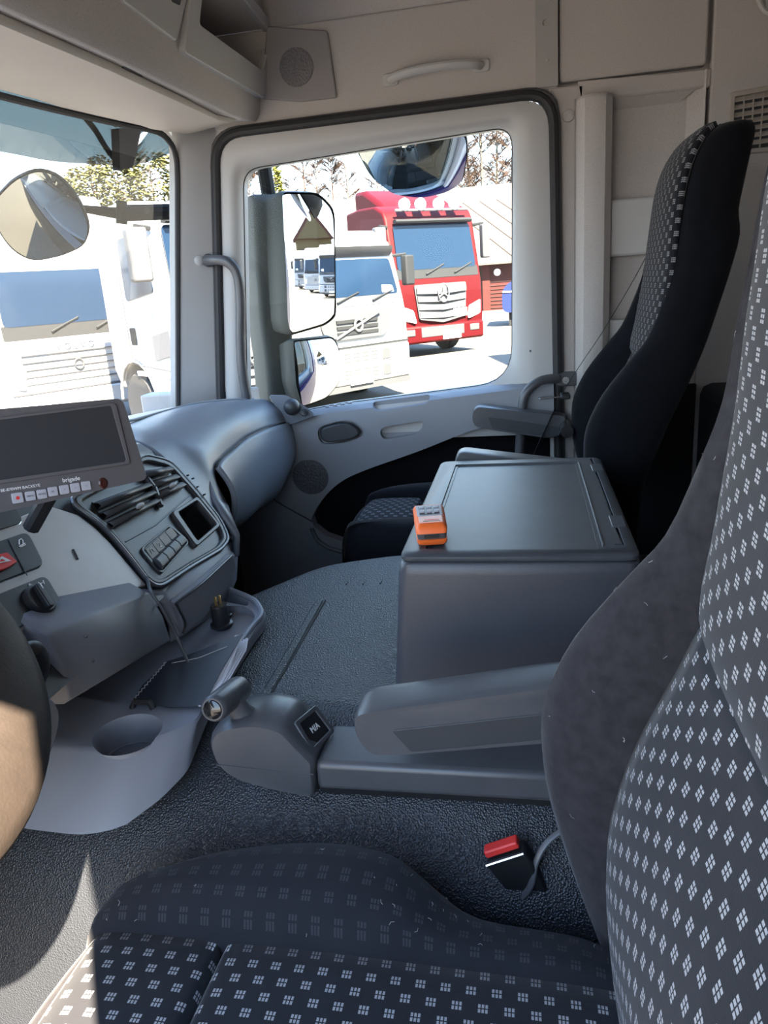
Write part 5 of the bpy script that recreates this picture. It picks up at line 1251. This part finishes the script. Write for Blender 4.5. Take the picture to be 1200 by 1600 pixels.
def needle_tree(seed, h, leaf, conic, spread):
    R = random.Random(seed); tr = MB(); lf_ = MB()
    tr.tube([V((0, 0, 0)), V((0, 0, h*.6)), V((0, 0, h*.98))], [.18, .11, .02], 6)
    n = 1300
    for k in range(n):
        if conic:
            z = h*(.10+.9*(R.random()**1.15)); rad = spread*(1.02-z/h)*(.35+.65*R.random())
        else:
            z = h*(.42+.58*R.random()); rad = spread*math.sqrt(max(.05, 1-((z/h-.72)/.32)**2))*(.3+.7*R.random())
        a = R.random()*6.28; c = V((math.cos(a)*rad, math.sin(a)*rad, z-(rad*.25 if conic else 0)))
        s_ = .10+.14*R.random(); d = V((math.cos(a), math.sin(a), R.uniform(-.5, .3))); e_ = V((-math.sin(a), math.cos(a), R.uniform(-.3, .3)))
        f_ = d.cross(e_)
        v = lf_.vs([c+d*s_*1.6, c+e_*s_*.7, c-d*s_, c-e_*s_*.7, c+f_*s_*.45, c-f_*s_*.45])
        for i in range(4):
            lf_.f([v[i], v[(i+1) % 4], v[4]]); lf_.f([v[(i+1) % 4], v[i], v[5]])
    if not conic:
        for k in range(14):
            z = h*(.45+.45*R.random()); a = R.random()*6.28; tr.tube([V((0, 0, z)), V((math.cos(a)*spread*.8, math.sin(a)*spread*.8, z+.6))], [.06, .02], 4)
    root = bpy.data.objects.new('pine_tree', None); COL.objects.link(root)
    tr.build('trunk', M['bark'], root, local=True); lf_.build('needles', leaf, root, local=True, flat=True); return root
protos = {'b1': bare_tree(1, 15, M['birch'], M['twig'], 2.6), 'b2': bare_tree(2, 14, M['birch'], M['twig'], 2.2), 'l1': bare_tree(3, 15, M['bark'], M['twig'], 2.0),
          's': needle_tree(5, 14, M['spruce'], True, 2.6), 'p': needle_tree(6, 14, M['pine'], False, 3.0)}
used = set()
NAME = {'b': ('bare_tree', 'bare pale trunked birch'), 'l': ('bare_tree', 'bare brown larch'), 's': ('spruce_tree', 'yellow green spruce'), 'p': ('pine_tree', 'olive green pine')}
ORD = ['first', 'second', 'third', 'fourth', 'fifth', 'sixth', 'seventh', 'eighth', 'ninth', 'tenth', 'eleventh', 'twelfth', 'thirteenth', 'fourteenth', 'fifteenth', 'sixteenth', 'seventeenth', 'eighteenth', 'nineteenth']
def plant(kind, px, x, sc, label, group):
    o = protos[kind]
    if kind in used: o = copy_tree(o)
    used.add(kind); o.location = at(px, x); o.rotation_euler = (0, 0, px*.37); o.scale = (sc, sc, sc*1.0)
    o.name = NAME[kind[0]][0]; tag(o, label, 'tree', group)
row = [('l1', 405, 60, .80), ('b2', 425, 66, .86), ('l1', 446, 62, .84), ('s', 467, 64, .90), ('b1', 486, 66, .80), ('l1', 506, 62, .92), ('b2', 524, 70, 1.0), ('l1', 546, 64, .84), ('b1', 566, 72, .92), ('b2', 612, 68, .98), ('b1', 665, 72, 1.08),
       ('b1', 722, 70, 1.20), ('b2', 744, 76, 1.30), ('b1', 764, 72, 1.22), ('b2', 785, 78, 1.34), ('b1', 806, 72, 1.22), ('l1', 826, 76, 1.2)]
for i, (k, px, x, s) in enumerate(row):
    plant(k, px, x, s, ('yellow green spruce standing among bare trees above the tall door mirror' if k == 's' else f'{NAME[k[0]][1]}, {ORD[i]} tree from the left through the passenger window'), 'trees along the far side of the yard')
for i, (k, px, x, s) in enumerate([('p', 8, 42, .70), ('p', 160, 46, .72), ('p', 198, 42, .70), ('p', 232, 44, .76), ('b2', 262, 48, .9), ('p', 284, 46, .78)]):
    plant(k, px, x, s, f'{NAME[k[0]][1]}, {ORD[i]} tree from the left through the windscreen', 'trees beyond the white trucks')
# ------------------------------------------------------------------ what the mirrors see
for i, (x, y, dg, st) in enumerate([(4.3, -22, 206, 'fm'), (3.2, -26.5, 206, 'fh'), (2.2, -31, 206, 'fm')]):
    truck(f'white truck reflected in the tall door mirror, {["nearest", "middle", "farthest"][i]} of the row', V((x, y, GZ)), dg, M['twhite'], 3.3, st)
hs_ = thing('house', 'yellow house with red tiled gable roof reflected in the tall door mirror', 'house', (10, -72, GZ))
MB().bx(2.0, 11.0, -80, -70, GZ, 6.0).build('walls', M['yellow'], hs_)
MB().prism([V((1.4, -69.4, 5.8)), V((11.6, -69.4, 5.8)), V((6.5, -69.4, 11.0))], (0, -11, 0)).build('roof', M['tileroof'], hs_)
MB().prism([V((2.3, -69.35, 5.9)), V((10.7, -69.35, 5.9)), V((6.5, -69.35, 10.2))], (0, .02, 0)).build('gable', M['yellow'], hs_)
for x in (3, 6, 9): MB().bx(x, x+1.2, -69.96, -70.0, 2.2, 4.0).build('window', M['tglass'], hs_)

def resample(ol, n):
    P = list(ol)+[ol[0]]; L = [0]
    for a, b in zip(P, P[1:]): L.append(L[-1]+(b-a).length)
    out = []; j = 0
    for k in range(n):
        d = L[-1]*k/n
        while L[j+1] < d: j += 1
        out.append(P[j].lerp(P[j+1], (d-L[j])/max(1e-9, L[j+1]-L[j])))
    return out
def convex(ol, n, R, k0=(1, .93, .86, .78, .7, .6, .5, .4, .3, .2, .1, .02)):
    "part of a sphere over an outline, so that the mirror shows a wide view"
    ol = resample(ol, 72); c = sum(ol, V())/len(ol); rm = max((p-c).length for p in ol)
    f = lambda p: p + n*((rm*rm-(p-c).length_squared)/(2*R))
    return MB().loft([[f(c+(p-c)*k) for p in ol] for k in k0])
# ================================================================== mirrors on our cab
mr = thing('door_mirror', 'tall exterior mirror housing with flat and wide angle glasses outside the passenger window', 'mirror', (1.38, .8, .7))
MNn = V((-.585, -.811, -.02)).normalized(); MC = PX(489, 405, 1.36)
G_ = lambda px, py, off=0: PL(px, py, MC, MNn) + MNn*off
gl1 = rnd([G_(*p) for p in [(441, 303), (497, 304), (521, 330), (523, 492), (508, 505), (455, 521), (450, 500)]], [.02, .03, .03, .02, .02, .02, .01], 4)
ce = sum(gl1, V())/len(gl1)
hd_ = MB(); hd_.loft([[p+(p-ce).normalized()*.006+MNn*.004 for p in gl1], [p+(p-ce).normalized()*.012-MNn*.02 for p in gl1], [p+(p-ce)*.0-MNn*.10 for p in gl1], [ce+(p-ce)*.75-MNn*.13 for p in gl1]], caps=False)
hd_.f([v for v in list(hd_.bm.verts)[-len(gl1):]])
M['mirrorbody'] = mat('grey green mirror housing', (.070, .073, .066), .6, spec=.25)
hd_.build('housing', M['mirrorbody'], mr, ang=50)
gl1 = crv([p for p in gl1], 2, True); convex([p+MNn*-.004 for p in gl1], MNn, 4.0).build('mirror_glass', M['mirror'], mr, ang=80)
gl2 = rnd([G_(*p, .01) for p in [(456, 534), (516, 528), (525, 545), (526, 596), (505, 620), (470, 634), (461, 600)]], [.01, .02, .02, .02, .02, .01, .01], 4)
c2_ = sum(gl2, V())/len(gl2)
h2 = MB(); h2.loft([[p+(p-c2_).normalized()*.006+MNn*.004 for p in gl2], [p+(p-c2_).normalized()*.012-MNn*.02 for p in gl2], [c2_+(p-c2_)*.9-MNn*.10 for p in gl2], [c2_+(p-c2_)*.6-MNn*.12 for p in gl2]], caps=False); h2.f([v for v in list(h2.bm.verts)[-len(gl2):]])
h2.build('housing', M['mirrorbody'], mr, ang=50)
convex(gl2, MNn, .40).build('wide_angle_glass', M['mirror'], mr, ang=80)
colm = []
for (a, b, yy) in ((398, 455, 318), (401, 458, 400), (408, 458, 500), (416, 462, 560), (424, 470, 660)):
    l_, r_ = PX(a, yy, 1.31), PX(b, yy, 1.36); colm.append(rnd([l_, r_, r_+V((.10, .10, 0)), l_+V((.12, .10, 0))], .025, 3))
top_ = [p+V((.01, .01, .028)) for p in colm[0]]; ct_ = sum(top_, V())/len(top_)
cm = MB(); cm.loft([[ct_+(p-ct_)*.75+V((0, 0, .006)) for p in top_], top_]+colm); cm.build('column', M['mirrorbody'], mr, ang=50)
MB().tube([PX(420, 305, 1.38), PX(412, 258, 1.36), PX(402, 228, 1.30), V((1.19, 1.0, 1.70))], .025, 10).build('upper_arm', M['tdark'], mr)
# kerb mirror above the door
km = thing('kerb_mirror', 'convex kerb mirror hanging above the passenger door window', 'mirror', PX(642, 255, 1.36))
KNn = V((-.88, -.10, -.46)).normalized(); KC = PX(642, 258, 1.36)
Gk = lambda px, py, off=0: PL(px, py, KC, KNn) + KNn*off
ol = rnd([Gk(*p) for p in [(557, 232), (575, 222), (640, 213), (727, 209), (729, 240), (722, 282), (700, 296), (660, 304), (615, 299), (580, 274)]], .02, 3)
kc_ = sum(ol, V())/len(ol)
convex(ol, KNn, .42).build('mirror_glass', M['mirror'], km, ang=80)
m = MB(); m.loft([[p+(p-kc_).normalized()*.004+KNn*.002 for p in ol], [p+(p-kc_).normalized()*.006-KNn*.015 for p in ol], [kc_+(p-kc_)*.8-KNn*.06 for p in ol], [kc_+(p-kc_)*.4-KNn*.08 for p in ol]], caps=False); m.f([v for v in list(m.bm.verts)[-len(ol):]]); m.build('housing', M['tdark'], km, ang=50)
MB().tube([kc_-KNn*.05+V((0, 0, .02)), V((1.19, kc_.y, 1.76))], .018, 8).build('arm', M['tdark'], km)
# front mirror outside the windscreen
fmr = thing('front_mirror', 'convex front mirror on black arm outside the windscreen', 'mirror', PX(70, 335, .7))
FN = V((-.82, -.34, -.46)).normalized(); FC = PX(70, 340, 1.0)
Gf = lambda px, py, off=0: PL(px, py, FC, FN) + FN*off
ol = rnd([Gf(*p) for p in [(-12, 318), (22, 282), (58, 266), (92, 276), (122, 312), (139, 352), (132, 382), (96, 398), (52, 407), (22, 392), (-2, 360)]], .03, 3)
fc_ = sum(ol, V())/len(ol)
convex(ol, FN, .5).build('mirror_glass', M['darkmirror'], fmr, ang=80)
m = MB(); m.loft([[p+(p-fc_).normalized()*.004+FN*.002 for p in ol], [p+(p-fc_).normalized()*.006-FN*.015 for p in ol], [fc_+(p-fc_)*.8-FN*.06 for p in ol], [fc_+(p-fc_)*.4-FN*.08 for p in ol]], caps=False); m.f([v for v in list(m.bm.verts)[-len(ol):]]); m.build('housing', M['extblack'], fmr, ang=50)
a0, a1, a2 = PX(128, 326, 1.08), PX(190, 334, 1.17), PX(300, 330, 1.34)
MB().tube([a0, a1], [.012, .020], 8).build('arm', M['extblack'], fmr); MB().tube([a1-V((.02, 0, 0)), a2], .026, 10).build('arm', M['extblack'], fmr)
MB().cyl(PX(190, 350, 1.15), PX(190, 314, 1.15), .018, 12).build('arm_joint', M['extblack'], fmr)
for q in ((226, 331), (279, 330)): MB().lathe([(.010, .004), (.010, -.004), (0, -.005)], PX(q[0], q[1], 1.2)+V((-.03, -.025, 0)), (.6, .8, 0), 12).build('bolt', M['tdark'], fmr)
# smoked outer sun visor
ov = thing('outer_sun_visor', 'smoked plastic outer sun visor above the windscreen', 'sun visor', (0, 1.5, 1.68))
def vz(px, py, y): return PY(px, py, y)
low = [vz(-160, 212, 1.50), vz(0, 236, 1.50), vz(90, 252, 1.48), vz(182, 256, 1.42)]
up = [V((p.x, p.y-.20, 1.82)) for p in low]
m = MB(); m.loft([crv(low, 4), [a*.5+b*.5+V((0, .03, 0)) for a, b in zip(crv(low, 4), crv(up, 4))], crv(up, 4)], closed=False); m.build('smoked_panel', M['tinted'], ov, solid=.004, ang=60)
lo2 = [vz(190, 262, 1.40), vz(240, 248, 1.36), vz(292, 226, 1.28)]; up2 = [V((p.x, p.y-.18, 1.82)) for p in lo2]
m = MB(); m.loft([crv(lo2, 4), crv(up2, 4)], closed=False); m.build('smoked_panel', M['tinted'], ov, solid=.004, ang=60)
m = MB(); m.prism(rnd([vz(188, 266, 1.38), vz(208, 262, 1.37), vz(222, 200, 1.28), vz(186, 200, 1.28)], .01), (0, .03, 0)); m.build('bracket', M['extblack'], ov, bv=.004)
MB().tube(crv([vz(182, 252, 1.38), vz(165, 230, 1.40), vz(150, 205, 1.40), vz(130, 180, 1.38)], 4), .010, 8).build('stay', M['extblack'], ov)
# dark nose of our own cab, seen in the front mirror
